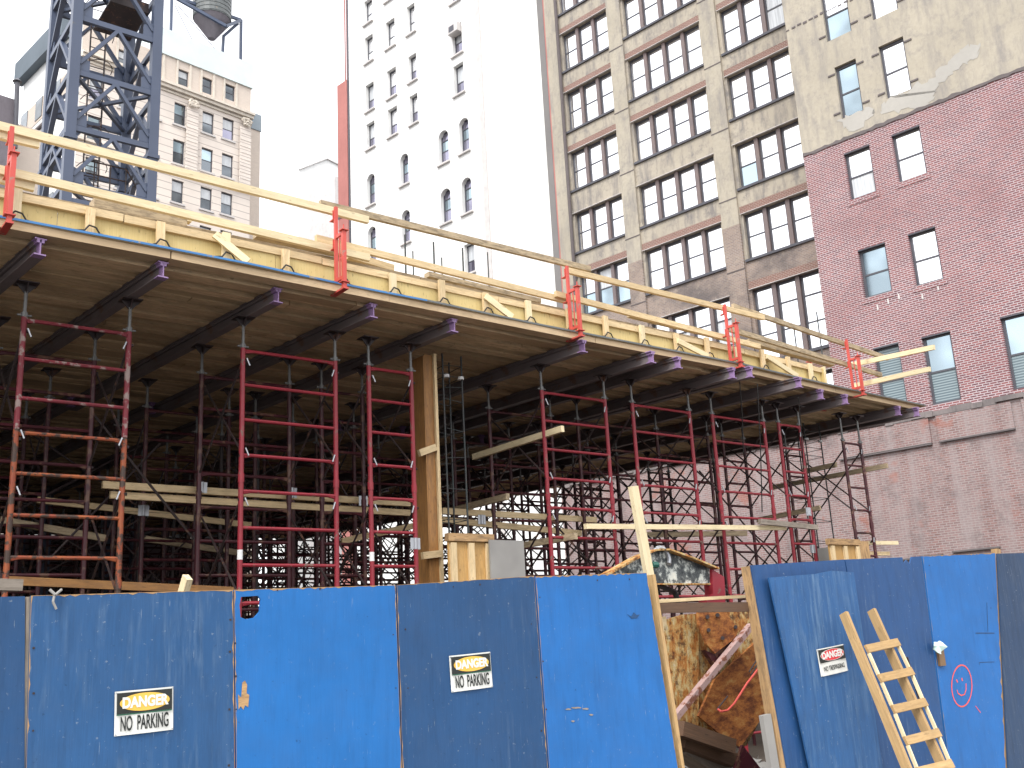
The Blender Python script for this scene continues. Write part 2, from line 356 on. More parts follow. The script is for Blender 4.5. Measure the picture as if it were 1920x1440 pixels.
SIGNR = paint('sign_red', (.62, .03, .04), (.58, .03, .04), .02, (.6, .3, .3), .5, 20)

# ------------------------------------------------------------------ setting
def sheet(name, x0, x1, y0, y1, z, m):
    MB().quad([(x0, y0, z), (x1, y0, z), (x1, y1, z), (x0, y1, z)]).build(name, m, kind='structure', base=Vector((0, 0, 0)))
sheet('ground', -900, 900, -900, 900, -.004, ASPH)
sheet('road', -60, 60, -7, 1.6, .0, ASPH)
MB().box(-60, 60, 1.6, 6.2, -.1, .13).build('pavement', PAVE, kind='structure')
sheet('site_ground', -8, 30, 6.22, 40, .06, DIRT)

# ------------------------------------------------------------------ facades
def facade_matrix(kind, c):
    # 'D': wall on N.p = c facing -N (local x = -L) ; 'E': wall on L.p = c facing -L (local x = N)
    if kind == 'D': o = NN*c; ang = TA-math.pi/2
    else: o = LL*c; ang = TA
    return Matrix.Translation(o) @ Matrix.Rotation(ang, 4, 'Z')
def wall_grid(mb, x0, x1, z0, z1, ops, depth=.25, thick=.6, mi=0):
    xs = sorted(set([x0, x1]+[v for o in ops for v in o[:2] if x0 < v < x1])); zs = sorted(set([z0, z1]+[v for o in ops for v in o[2:4] if z0 < v < z1]))
    for i in range(len(xs)-1):
        cx = (xs[i]+xs[i+1])/2; run = None
        for j in range(len(zs)-1):
            cz = (zs[j]+zs[j+1])/2
            hole = any(o[0] < cx < o[1] and o[2] < cz < o[3] for o in ops)
            if not hole: mb.quad([(xs[i], 0, zs[j]), (xs[i+1], 0, zs[j]), (xs[i+1], 0, zs[j+1]), (xs[i], 0, zs[j+1])], mi=mi)
    for a, b, c, d in [o[:4] for o in ops]:
        mb.quad([(a, 0, c), (a, 0, d), (a, depth, d), (a, depth, c)], mi=mi); mb.quad([(b, 0, d), (b, 0, c), (b, depth, c), (b, depth, d)], mi=mi)
        mb.quad([(a, 0, d), (b, 0, d), (b, depth, d), (a, depth, d)], mi=mi); mb.quad([(b, 0, c), (a, 0, c), (a, depth, c), (b, depth, c)], mi=mi)
    # sides, top, back
    mb.quad([(x0, thick, z0), (x0, 0, z0), (x0, 0, z1), (x0, thick, z1)], mi=mi); mb.quad([(x1, 0, z0), (x1, thick, z0), (x1, thick, z1), (x1, 0, z1)], mi=mi)
    mb.quad([(x0, 0, z1), (x1, 0, z1), (x1, thick, z1), (x0, thick, z1)], mi=mi); mb.quad([(x1, thick, z0), (x0, thick, z0), (x0, thick, z1), (x1, thick, z1)], mi=mi)
def window(parent, x0, x1, z0, z1, y=.13, fw=.06, rails=(.5,), gl=None, fr=None, sill=None, arch=False, matrix_child=True):
    mb = MB(); t = .07
    mb.box(x0, x0+fw, y, y+t, z0, z1); mb.box(x1-fw, x1, y, y+t, z0, z1)
    mb.box(x0+fw, x1-fw, y, y+t, z1-fw*1.2, z1); mb.box(x0+fw, x1-fw, y, y+t, z0, z0+fw)
    for r in rails: mb.box(x0+fw, x1-fw, y+.01, y+t-.01, z0+(z1-z0)*r-.03, z0+(z1-z0)*r+.03)
    w = mb.build('window', fr or FRAME_D, parent)
    zb = z0+fw
    cuts = [z0+fw]+[z0+(z1-z0)*r for r in rails]+[z1-fw]
    gls = gl if isinstance(gl, (list, tuple)) else [gl]*(len(cuts)-1)
    pb = MB(); mats = []
    for i in range(len(cuts)-1):
        g = gls[i] or G_SKY
        if g not in mats: mats.append(g)
        yy = y+.035+(.012 if i else 0); e = (random.random()-.5)*.006
        pb.quad([(x0+fw, yy+e, cuts[i]), (x1-fw, yy-e, cuts[i]), (x1-fw, yy-e, cuts[i+1]), (x0+fw, yy+e, cuts[i+1])], mi=mats.index(g))
    pb.build('pane', mats, w)
    if sill: MB().box(x0-.08, x1+.08, -.07, .12, z0-.10, z0-.002).build('sill', sill, w)
    return w

def building(name, kind, c, label, cat='building', group=None):
    o = bpy.data.objects.new(name, None); col.objects.link(o); o.matrix_world = facade_matrix(kind, c); o.empty_display_size = .5
    return tag(o, label, cat, group)
def bpart(mb, name, m, parent, label=None): return mb.build(name, m, parent, label, base=Vector((0, 0, 0)))
S3 = 37/24.0; S2 = 32/21.2
def zc(z, s): return 1.85+(z-1.85)*s

# ---- beige window building (plane N.p = 37)
wb = building('office_building', 'D', 37, 'soot stained beige office block with wide groups of sash windows between projecting piers')
wops = []; groups = [(17.68, 19.62, 3), (14.29, 17.0, 4), (11.56, 13.56, 3)]
rowsA = [(24.32, 22.9), (22.10, 20.70), (19.88, 18.46), (17.68, 16.32), (15.49, 14.16), (13.36, 12.02), (11.12, 9.05), (8.4, 6.6)]
mbw = MB(); mbt = MB(); ops = []
for (h, b) in rowsA:
    for (l0, l1, n) in groups: ops.append((-l1*S3, -l0*S3, zc(b, S3), zc(h, S3)))
zsplit = zc(12.0, S3); zps = zc(13.1, S3)
for lo, hi, mb in ((0, zsplit, mbt), (zsplit, 46, mbw)):
    oo = [(a, b, max(c, lo), min(d, hi)) for a, b, c, d in ops if d > lo and c < hi]
    wall_grid(mb, -20.05*S3, -9.0*S3, lo, hi, oo, .34)
bpart(mbw, 'wall', PLAST, wb); bpart(mbt, 'wall', TANB, wb, 'sooty bare brick lower wall of the office block')
pi = MB(); pi2 = MB()
for (l0, l1) in ((17.08, 17.62), (13.66, 14.22), (19.70, 20.04)):
    bpart(MB().box(-l1*S3, -l0*S3, -.12, -.003, zps, 46), 'pier', PLAST2, wb); bpart(MB().box(-l1*S3, -l0*S3, -.12, -.003, 0, zps), 'pier', TANB, wb)
jm = MB()
for (h, b) in rowsA:
    for (l0, l1) in ((17.08, 17.62), (13.66, 14.22)):
        bpart(MB().box(-l1*S3-.02, -l0*S3+.02, -.135, -.123, zc(b, S3)-.42, zc(b, S3)-.37), 'band_course', DKTRIM, wb)
for ri, (h, b) in enumerate(rowsA):
    for gi, (l0, l1, n) in enumerate(groups):
        x0, x1, z0, z1 = -l1*S3, -l0*S3, zc(b, S3), zc(h, S3); mw = .19
        gap = (x1-x0-mw*(n-1))/n
        for k in range(n):
            a = x0+k*(gap+mw)
            g = G_SKY; r = random.random()
            if (ri, gi, k) in ((1, 2, 2), (1, 2, 1), (0, 2, 2)): g = [G_SKY, G_BLUE]
            if (ri, gi) == (5, 0) or (ri == 6 and gi < 2): g = [G_BLUE, G_CURT] if k % 2 else [G_BLUE, G_SKY]
            if (ri, gi, k) == (2, 2, 2): g = [G_CURT, G_CURT]
            if (ri, gi, k) == (4, 2, 0): g = [G_BLUE, G_SKY]
            rails = (.5,)
            if ri == 6: rails = (.36, .72); g = [g[0], g[1], G_SKY] if isinstance(g, list) else g
            window(wb, a, a+gap, z0, z1, .17, .075, rails, g)
            if k < n-1: bpart(MB().box(a+gap+.003, a+gap+mw-.003, .06, .26, z0+.003, z1-.003), 'mullion', FRAME_B, wb)
        if ri not in (4, 6) or gi == 2 and ri != 4:
            bpart(MB().box(x0-.12, x1+.12, -.012, .0-.003, z1+.03, z1+.38), 'lintel', REDB2, wb)
        bpart(MB().box(x0-.1, x1+.1, -.10, .05, z1+.002, z1+.026), 'drip_strip', SILLW, wb)
        bpart(MB().box(x0-.1, x1+.1, -.09, .0-.004, z0-.13, z0-.02), 'sill', FRAME_D, wb)
# rough quoin strip and drain pipe at the left end
bpart(MB().box(-20.30*S3, -20.055*S3, -.05, .5, 0, 46), 'corner_strip', PLAST2, wb)
bpart(MB().box(-20.36*S3, -20.302*S3, -.04, .5, 0, 46), 'corner_edge', SALMON, wb)
bpart(MB().tube((-19.72*S3, -.15, 0), (-19.72*S3, -.15, 46), .09), 'downpipe', DKTRIM, wb)

# ---- red brick building (plane N.p = 32)
bb = building('brick_building', 'D', 32, 'red brick apartment block with a beige rendered top storey beside the office block')
XE = -10.2*S2
bw_ = [(9.22, 8.59, 16.95, 15.5), (8.07, 7.46, 16.95, 15.5), (9.13, 8.60, 14.77, 13.43), (8.04, 7.46, 14.79, 13.46), (9.21, 8.59, 12.57, 11.4), (8.07, 7.43, 12.57, 11.41),
       (9.22, 8.58, 10.18, 9.03), (8.06, 7.46, 10.18, 8.98), (9.2, 8.62, 7.87, 6.40), (8.12, 7.51, 7.85, 6.36), (6.5, 5.75, 7.86, 6.34)]
zsp = zc(12.9, S2); zl = zc(6.24, S2); opsB = [(-a*S2, -b*S2, zc(d, S2), zc(c, S2)) for a, b, c, d in bw_]
m1, m2 = MB(), MB()
wall_grid(m1, XE, 2.0, zsp, 40, [o for o in opsB if o[2] > zsp], .22)
wall_grid(m2, XE, 2.0, zl, zsp, [o for o in opsB if o[2] < zsp], .22)
bpart(m1, 'rendered_wall', PLAST2, bb); bpart(m2, 'brick_wall', RB, bb)
_e = random.Random(8); _n = 120; m_b = MB(); _P = [(XE+(2-XE)*i/_n, zsp-.03-_e.random()*.05, zsp+.04+_e.random()**2*.07) for i in range(_n+1)]
for _a, _b in zip(_P[:-1], _P[1:]): m_b.hexa([(_a[0], -.03, _a[1]), (_a[0], -.003, _a[1]), (_a[0], -.003, _a[2]), (_a[0], -.03, _a[2]), (_b[0], -.03, _b[1]), (_b[0], -.003, _b[1]), (_b[0], -.003, _b[2]), (_b[0], -.03, _b[2])])
bpart(m_b, 'edge_band', DKTRIM, bb)
rn = random.Random(3)
def blob(cx, cz, rx, rz, n=26, y=-.004, th=-.012):
    P = []
    for i in range(n):
        t = 2*math.pi*i/n; k = 1+rn.uniform(-.16, .16); P.append(Vector((cx+math.cos(t)*rx*k, y, cz+math.sin(t)*rz*k)))
    return P
def onD(x, y, D): p = onPl(x, y, NN*D, NN); return Vector((-p.dot(LL), 0, p.z))
def ragged(zp, D, ox, oy, sc, jit=.10, sub=5, y=-.004):
    P = [onD(ox+a/sc, oy+b/sc, D) for a, b in zp]; Q = []
    for a, b in zip(P, P[1:]+P[:1]):
        for k in range(sub): Q.append(a.lerp(b, k/sub)+Vector((rn.uniform(-jit, jit), 0, rn.uniform(-jit, jit))))
    return [Vector((q.x, y, q.z)) for q in Q]
pm = MB(); pm.prism(ragged([(580, 870), (700, 810), (830, 770), (830, 850), (700, 940), (640, 950)], 32, 1420, 0, 3.84), (0, -.004, 0))
bpart(pm, 'repair_patch', PATCH, bb); pm = MB()
pm.prism(ragged([(880, 750), (1000, 690), (1130, 620), (1280, 545), (1400, 420), (1500, 325), (1600, 308), (1600, 400), (1500, 450), (1400, 520), (1290, 620), (1270, 700), (1200, 770), (1000, 815), (880, 800)], 32, 1420, 0, 3.84), (0, -.004, 0))
bpart(pm, 'repair_patch', PATCH, bb)
pm = MB()
for (x0, z0, x1, z1) in ((XE, 23.6, -8.5, 23.75), (-8.5, 23.7, 1, 23.9)):
    n = 30
    for i in range(n):
        a = x0+(x1-x0)*i/n; b2 = x0+(x1-x0)*(i+rn.uniform(.5, 1))/n; z = z0+rn.uniform(-.03, .03)
        pm.box(a, b2, -.02, -.004, z, z+rn.uniform(.03, .09))
bpart(pm, 'stained_crack', DKTRIM, bb)
pm = MB()
for (a, b, c, d) in opsB:
    if c > zsp:
        for xx in (a-.14, b+.14):
            for zz in (c+.25, d-.25): bpart(MB().box(xx-.13, xx+.13, -.03, -.004, zz-.03, zz+.03), 'shutter_hinge', DKTRIM, bb)
glist = [[G_CURT, G_SKY], G_SKY, [G_PURP, G_PURP], G_SKY, [G_CURT, G_SKY], G_SKY, [G_BLUE, G_BLUE], [G_SKY, G_SKY], G_BLIND, [G_BLIND, G_BLUE], [G_BLIND, G_BLUE]]
glist[2] = [G_BLUE, G_BLUE]; glist[0] = [G_BLUE, G_SKY]
for o, g in zip(opsB, glist):
    window(bb, *o, .12, .075, (.47,), g)
    if o[2] < zsp:
        bpart(MB().box(o[0]-.1, o[1]+.1, -.02, .0-.003, o[2]-.20, o[2]-.003), 'brick_sill', RB, bb)
        bpart(MB().box(o[0]+.003, o[1]-.003, .0, .2, o[3]-.05, o[3]-.004), 'steel_lintel', FRAME_D, bb)
tm = MB()
for px, pz in ((8.95, 8.75), (8.7, 8.82), (8.45, 8.86), (7.95, 8.72), (7.6, 8.82)):
    bpart(MB().box(-px*S2-.025, -px*S2+.025, -.02, -.003, zc(pz, S2)-.09, zc(pz, S2)+.09), 'pale_brick_chip', SILLW, bb)

# ---- old party wall (below the brick building, runs on behind the deck)
pw = building('party_wall', 'D', 31.93, 'old pinkish brick party wall with mortar streaks and broken ledges under the red brick block', 'wall')
mp = MB(); wall_grid(mp, -27.9, 6, 0, zl-.02, [], .2, .065); bpart(mp, 'brickwork', OLDB, pw)
mp = MB()
xx = -27.9
while xx < 2:
    w = rn.uniform(.25, .9); mp.box(xx, min(xx+w, 2), -.04-rn.random()*.08, -.004, zl-.12-rn.random()*.12, zl-.04+rn.random()*.06); xx += w+rn.uniform(-.02, .0)
bpart(mp, 'coping', ROUGHM, pw, 'rough broken mortar along the wall top')
mp = MB()
for (a, b) in ((-15.3, -12.4), (-12.15, -9.9), (-9.6, -6.8)): bpart(MB().box(a, b, -.07, -.004, zl-1.0, zl-.20), 'brick_projection', OLDB, pw)
mp = MB()
for (a, b, z) in ((-15.5, -12.4, zl-1.02), (-12.15, -9.9, zl-1.0), (-9.55, -6.8, zl-1.0), (-15.2, -13.6, 4.02), (-13.3, -12.6, 4.05), (-12.3, -10.9, 4.1)):
    bpart(MB().box(a, b, -.10, -.003, z-.05, z+.0), 'stone_ledge', DKTRIM, pw)
mp = MB()
mp.prism(blob(-9.6, 6.5, .10, .16, 12, -.006), (0, -.01, 0)); bpart(mp, 'hole', BLACKT, pw)

# ---- white building (plane N.p = 40)
wh = building('white_building', 'D', 40, 'tall dazzling white rendered building with rows of small and arched sash windows')
cols_w = {'a': (50.6, 49.7), 'b': (48.25, 47.3), 'c': (46.0, 45.2), 'd': (41.7, 40.8), 'a2': (50.65, 49.8), 'c2': (47.12, 46.3), 'e': (43.35, 42.43), 'f': (41.43, 40.57)}
ow = []
for z0, z1 in ((51, 53.2), (47.6, 49.4), (44.3, 47.0), (42.2, 44.2)): pass
for k, zs_ in {'a': [(44.3, 47.05), (42.2, 44.2)], 'b': [(42.2, 44.3)], 'c': [(42.2, 44.35)]}.items(): pass
rect = [('a', 45.3, 47.2), ('a', 42.2, 44.25), ('a', 38.43, 40.5), ('a', 35.57, 37.5), ('b', 45.9, 48.0), ('b', 42.2, 44.3), ('b', 38.4, 40.52), ('b', 35.53, 37.58), ('c', 45.9, 48.0), ('c', 42.19, 44.35), ('c', 38.6, 40.55), ('c', 35.5, 37.6),
        ('d', 42.3, 44.4), ('d', 38.5, 40.65), ('d', 35.7, 37.8), ('f', 23.7, 25.6), ('c', 49.6, 51.6), ('b', 49.6, 51.6), ('a', 49.6, 51.6), ('d', 45.9, 48.0)]
arch = [('a2', 31.38, 33.65), ('c2', 31.57, 33.75), ('e', 31.6, 33.85), ('f', 31.6, 33.9), ('e', 27.57, 29.85), ('f', 27.57, 29.88), ('c2', 27.5, 29.75), ('a2', 27.27, 29.8)]
ops = [(-cols_w[k][0], -cols_w[k][1], a, b) for k, a, b in rect+arch]
mw_ = MB(); wall_grid(mw_, -52.45, -34.42, 0, 62, ops, .42); 
for k, a, b in arch:
    x0, x1 = -cols_w[k][0], -cols_w[k][1]; r = (x1-x0)/2; cx = (x0+x1)/2; zc_ = b-r
    for s in (-1, 1):
        arc = [(cx+s*r*math.cos(t), zc_+r*math.sin(t)) for t in [math.pi/2*i/6 for i in range(7)]]
        for (p, q) in zip(arc[:-1], arc[1:]):
            P = [(p[0], 0, p[1]), (q[0], 0, q[1]), (q[0], 0, b), (cx+s*r, 0, b)] if s < 0 else [(q[0], 0, q[1]), (p[0], 0, p[1]), (cx+s*r, 0, b), (q[0], 0, b)]
            mw_.quad([(p[0], 0, p[1]), (q[0], 0, q[1]), (cx+s*r, 0, b)]); mw_.quad([(p[0], 0, p[1]), (q[0], 0, q[1]), (q[0], .42, q[1]), (p[0], .42, p[1])])
bpart(mw_, 'wall', WHITE, wh)
# top triangles of arch corners are closed by a thin fill between arc crown and corner
for i, (k, a, b) in enumerate(rect+arch):
    x0, x1 = -cols_w[k][0], -cols_w[k][1]
    dark = i >= len(rect) or b < 41
    g = [G_PURP, G_SKY] if dark and k in 'cb' else ([G_PURP, G_CURT] if dark else [G_SKY, G_SKY])
    if i >= len(rect): g = [G_PURP, G_BLUE, G_PURP]
    w = window(wh, x0, x1, a, b, .26, .06, (.42, .74) if i >= len(rect) else (.45,), g, FRAME_D)
    bpart(MB().box(x0-.12, x1+.12, -.16, -.003, a-.12, a-.02), 'sill', SILLW, wh)
bpart(MB().box(-39.52, -39.12, -.06, -.003, 0, 62), 'chimney_breast', SILLW, wh)
bpart(MB().box(-34.416, -34.0, -.0, 7, 0, 62), 'end_wall', GREYW, wh)
bpart(MB().box(-52.4, -34.5, .62, 7, 0, 61.5), 'rear_mass', WHITE, wh)
acb = MB().box(-41.75, -40.85, -.35, .2, 39.95, 40.55); ac = acb.build('air_conditioner', SILLW, wh, base=Vector((0, 0, 0)))
bpart(MB().box(-41.62, -41.15, -.362, -.352, 40.05, 40.45), 'grille', FRAME_D, ac)

sal = building('brick_pier', 'D', 40.0, 'narrow salmon red wall strip rising beside the white building, topped by thin pipes', 'wall')
bpart(MB().box(-53.75, -52.63, -.1, .7, 0, 41.9), 'shaft', SALMON, sal)
bpart(MB().box(-53.78, -52.63, -.14, -.104, 31.5, 31.8), 'strap', DKTRIM, sal)
bpart(MB().tube((-53.15, .2, 41.9), (-53.15, .2, 60), .05).tube((-52.95, .2, 41.9), (-52.95, .2, 60), .04), 'pipe', SALMON, sal)
bpart(MB().box(-52.60, -52.462, -.06, -.003, 0, 60), 'downpipe', FRAME_D, sal)
gb = building('pale_gabled_building', 'E', 92, 'pale far building with a low gabled roof edge left of the white building')
g0 = Vector((0, 0, 0))
def onE(x, y, c):
    p = onPl(x, y, LL*c, LL); return Vector((p.dot(NN), 0, p.z))
P = [onE(560, 318, 92), onE(612, 298, 92), onE(640, 312, 92)]
poly = [Vector((P[0].x, 0, 0)), P[0], P[1], P[2], Vector((P[2].x+3, 0, P[2].z-.6)), Vector((P[2].x+3, 0, 0))]
MB().prism([Vector((q.x, 0, q.z)) for q in poly][::-1], (0, 6, 0)).build('wall', WHITE, gb, base=g0)
ed = MB()
for a, b in zip(poly[1:4], poly[2:5]): ed.bar(Vector(a)+Vector((0, -.1, 0)), Vector(b)+Vector((0, -.1, 0)), .2, .12)
ed.build('roof_edge', SILLW, gb, base=g0)
q0, q1 = onE(628, 330, 85), onE(645, 340, 85)
gs = building('grey_annex', 'E', 85, 'sliver of pale grey wall between the salmon strip and the sky', 'building')
MB().box(q0.x, q1.x+.2, 0, 5, 0, q0.z).build('wall', SILLW, gs, base=g0)

# ---- cream building (plane L.p = 70)
YE = onPl(43, 190, NN*28.15, NN).dot(LL)-70
cb_ = building('cream_building', 'E', 70, 'ornate cream stone building with a pale rooftop band behind the blue crane mast')
wx = [(28.9, 29.9), (31.2, 32.2), (33.6, 34.6), (35.8, 36.8), (38.3, 39.33), (40.15, 41.2)]
tops = [(44.35, 46.3), (40.92, 43.0), (37.55, 39.5), (34.1, 36.1), (30.6, 32.6)]
slope = lambda x, base: base+(x-36)*.055
opsC = [(a, b, c+(a-36)*.05, d+(a-36)*.05) for (a, b) in wx for (c, d) in tops]
opsP = [(31.0, 32.0, 47.75, 49.1), (33.7, 34.6, 47.9, 49.25), (36.05, 36.95, 48.0, 49.42), (38.2, 39.1, 48.1, 49.55), (40.33, 41.25, 48.3, 49.75)]
mc = MB(); wall_grid(mc, 28.15, 42.83, 0, 47.5, opsC, .3); bpart(mc, 'wall', CREAM, cb_)
mc = MB(); wall_grid(mc, 28.15, 42.80, 47.5, 50.15, opsP, .3); bpart(mc, 'attic_wall', CREAMB, cb_)
mc = MB()
mc.box(34.0, 42.92, -.15, -.004, 50.15, 52.5); mc.box(34.0, 42.92, -.004, 7, 50.16, 52.48)
bpart(mc, 'roof_band', PALEBAND, cb_)
mc = MB(); mc.box(28.1, 42.95, -.5, -.004, 47.42, 47.62); mc.box(28.1, 42.9, -.35, -.004, 47.15, 47.42); mc.box(28.1, 42.85, -.12, -.004, 46.9, 47.1)
mc.box(28.1, 42.95, -.28, -.004, 40.3, 40.5); mc.box(28.1, 42.85, -.12, -.004, 33.5, 33.7)
bpart(mc, 'cornice', CREAMS, cb_)
mc = MB()
for x in (37.3, 42.2): 
    mc = MB(); mc.box(x-.5, x+.5, -.22, -.123, 40.6, 46.1)
    for k in range(9): mc.box(x-.52, x+.52, -.25, -.218, 40.7+k*.6, 41.15+k*.6)
    bpart(mc, 'pilaster', CREAM, cb_)
mc = MB()
for x in (37.3, 42.2):
    mc = MB()
    for i in range(16): mc.tube((x+rn.uniform(-.5, .5), -.3, 46.2+rn.uniform(0, .7)), (x+rn.uniform(-.5, .5), -.45, 46.2+rn.uniform(0, .7)), rn.uniform(.05, .13), 6)
    bpart(mc, 'carved_capital', CREAMS, cb_)
mc = MB()
for (a, b, c, d) in opsP:
    for u in (a-.22, b+.04): bpart(MB().box(u, u+.18, -.08, -.003, 47.65, 50.1), 'attic_pilaster', CREAMS, cb_)
for o in opsC:
    window(cb_, *o, .14, .08, (.5,), random.choice([[G_PURP, G_CURT], [G_DARK, G_CURT], [G_DARK, G_BLUE], [G_DARK, G_CURT]]))
    bpart(MB().box(o[0]-.15, o[1]+.15, -.12, -.003, o[2]-.16, o[2]-.01), 'sill', SILLW, cb_)
for o in opsP: window(cb_, *o, .14, .08, (.5,), [G_DARK, random.choice([G_DARK, G_BLUE, G_CURT])])
bpart(MB().box(28.2, 42.6, .6, min(18, YE), 0, 47.4), 'rear_mass', CREAMB, cb_)
# left flank running back from the corner n = 28.15 (wall faces -N)
fl = MB(); flm = []
def flank(z0, z1, y0, y1, n, m, dep=.02, nm='flank_wall'):
    bpart(MB().box(28.15-dep, 28.15-.003, y0, y1, z0, z1), nm, m, cb_)
flank(0, 50.0, 0, YE, 0, WHITE, .05)
flank(44.9, 46.9, .5, YE, 0, CREAMB, .09, 'flank_band'); flank(44.0, 44.2, 0, YE, 0, DKTRIM, .3, 'flank_cornice'); 
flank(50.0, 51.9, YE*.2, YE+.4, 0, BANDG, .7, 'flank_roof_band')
for y0 in (YE*.3, YE*.6, YE*.86):
    for z0 in (45.0, 39.5, 35.4):
        bpart(MB().box(28.15-.14, 28.15-.10, y0, y0+1.3, z0+.15, z0+1.9), 'flank_window', G_DARK, cb_)
# setback wing on the right
sw = building('setback_wing', 'E', 73, 'narrow pale wing with a grey box roof room right of the cream building')
a = onE(471, 222, 73); b_ = onE(488, 247, 73)
MB().box(a.x-.6, b_.x, 0, 5, 0, b_.z-.02).build('wall', CREAMB, sw, base=g0); MB().box(a.x-.6, b_.x+.06, -.1, 5, b_.z, a.z+.6).build('roof_room', BLUEBAND, sw, base=g0)
# dark building far left with flue
db = building('dark_building', 'E', 64, 'dark grey building with a tall round flue at the left edge of the view')
a = onE(0, 205, 64); b_ = onE(42, 207, 64)
MB().box(a.x-9, b_.x-.3, 0, 8, 0, b_.z+.6).build('wall', DKBLD, db, base=g0); MB().box(b_.x-.28, b_.x+2.5, 1.2, 8, 0, b_.z-.4).build('side_wall', CREAMB, db, base=g0)
c = onE(22, 200, 64); t_ = onE(29, 158, 64)
MB().tube((c.x+.3, -.3, c.z-3), (t_.x, -.3, t_.z), .15, 12).tube((t_.x, -.3, t_.z+.05), (t_.x, -.3, t_.z+.3), .30, 12, .05).build('flue', FRAME_D, db, base=g0)
wdm = MB()
for z in (a.z-6.8, a.z-10.5): wdm.box(a.x-.4, a.x+.9, -.06, -.003, z-2.4, z)
wdm.build('window', G_DARK, db, base=g0)

# ---- roof water tank
E5 = 78
def eE(x, y): 
    p = onPl(x, y, LL*E5, LL); return p
tk = empty('water_tank', eE(400, 95), 'dark conical bottomed rooftop water tank on a steel frame above the cream building', 'water tank')
cpt = rel(eE(398, 28), tk)
m = MB(); m.tube(cpt+Vector((0, 0, -.6)), cpt+Vector((0, 0, 6)), 1.75, 24)
for k in range(12): m.tube(cpt+Vector((0, 0, -.5+k*.42)), cpt+Vector((0, 0, -.44+k*.42)), 1.79, 24)
m.build('tank', GREYTRIM, tk); MB().tube(cpt+Vector((0, 0, -2.6)), cpt+Vector((0, 0, -.62)), .35, 20, 1.7).build('cone', DKBLD, tk)
f_ = MB(); A, B_, C_, D_ = [rel(eE(*q), tk) for q in ((322, -8), (452, 38), (408, 62), (372, -20))]
C_ = C_+(-LL)*1.5
for p, q in ((A, B_), (A, C_), (A+ZZ*.0, rel(eE(320, 74), tk)), (B_, rel(eE(451, 116), tk)), (C_, B_), (rel(eE(419, 68), tk), rel(eE(417, 104), tk)), (rel(eE(446, 44), tk), rel(eE(419, 68), tk))): f_.bar(p, q, .22, .28)
for p, q in (((328, 10), (367, 88)), ((330, 6), (412, 102))): f_.tube(rel(eE(*p), tk), rel(eE(*q), tk), .035)
f_.build('frame', CRANE, tk)

# ---- tower crane mast
mast = empty('crane_mast', (5.95, 25.1, 0), 'blue grey steel lattice tower crane mast rising behind the timber deck', 'crane')
mw2, md = 2.08, 2.42
def leg(x, y): 
    m = MB(); m.box(x-.12, x+.12, y-.12, y+.12, 0, 14.95); m.box(x-.125, x+.125, y-.125, y+.125, 15.05, 28); m.box(x-.16, x+.16, y-.16, y+.16, 14.95, 15.05)
    for k in range(9):
        for dz in (.34, -.30):
            pass
    m.build('leg', CRANE, mast)
for x in (0, mw2):
    for y in (0, md): leg(x, y)
levels = [10.4, 12.05, 13.7, 15.28, 16.86, 18.46, 20.06, 21.66, 23.26, 24.86]
def face(p0, p1, nrm, nm='brace'):
    p0, p1 = Vector(p0), Vector(p1); d = (p1-p0).normalized(); off = Vector(nrm)*.05
    for i, z in enumerate(levels):
        m = MB(); a = p0+d*.12+ZZ*z+off; b = p1-d*.12+ZZ*z+off; m.bar(a, b, .10, .15)
        if z == 13.7 or z == 15.28: m.bar(a-ZZ*.42, b-ZZ*.42, .10, .13)
        m.build('horizontal', CRANE, mast)
        if i:
            mid = (a+b)/2-ZZ*.05; lo = levels[i-1]; m = MB()
            m.bar(mid, p0+d*.12+ZZ*(lo+.28)+off*.6, .09, .13, nrm); m.bar(mid, p1-d*.12+ZZ*(lo+.28)+off*.6, .09, .13, nrm)
            for c0, sg in ((p0, 1), (p1, -1)):
                c1 = c0+d*sg*.12+ZZ*(lo+.1)+off*.9
                m.prism([c1, c1+d*sg*.26+ZZ*.0, c1+d*sg*.26+ZZ*.30, c1+ZZ*.42], Vector(nrm)*.02)
            m.build(nm, CRANE, mast)
face((0, 0, 0), (mw2, 0, 0), (0, -1, 0)); face((0, 0, 0), (0, md, 0), (-1, 0, 0)); face((0, md, 0), (mw2, md, 0), (0, 1, 0)); face((mw2, 0, 0), (mw2, md, 0), (1, 0, 0))
for z in (13.7, 16.86, 20.06): MB().bar((.1, .1, z), (mw2-.1, md-.1, z), .09, .09).bar((.1, md-.1, z-.02), (mw2-.1, .1, z-.02), .09, .09).build('inner_brace', CRANE, mast)
m = MB()
for x in (.75, 1.15): m.tube((x, 1.5, 10), (x, 1.5, 27), .022, 6)
z = 10
while z < 27: m.tube((.75, 1.5, z), (1.15, 1.5, z), .014, 5); z += .3
for z in range(11, 27, 1):
    pts = [Vector((.95+.38*math.cos(t), 1.5-.02-.62*abs(math.sin(t)), z)) for t in [math.pi*i/8 for i in range(9)]]
    m.path(pts, .012, 5)
m.build('ladder', BRACE, mast)
m = MB(); m.box(.9, mw2-.15, .3, 1.9, 19.5, 19.56); m.box(.9, mw2-.15, .3, .36, 19.56, 19.8); m.build('platform', BRACE, mast)
m = MB()
for p, q in (((.5, .2, 14.6), (1.5, .2, 14.6)), ((1.5, .2, 14.6), (2.0, .2, 13.8)), ((.5, .2, 14.25), (1.5, .2, 14.25)), ((.7, .2, 14.6), (.7, .2, 13.9)), ((1.1, .2, 14.6), (1.1, .2, 13.9)), ((1.5, .2, 14.6), (1.5, .2, 13.9))): m.tube(p, q, .02)
m.build('handrail', BRACE, mast)

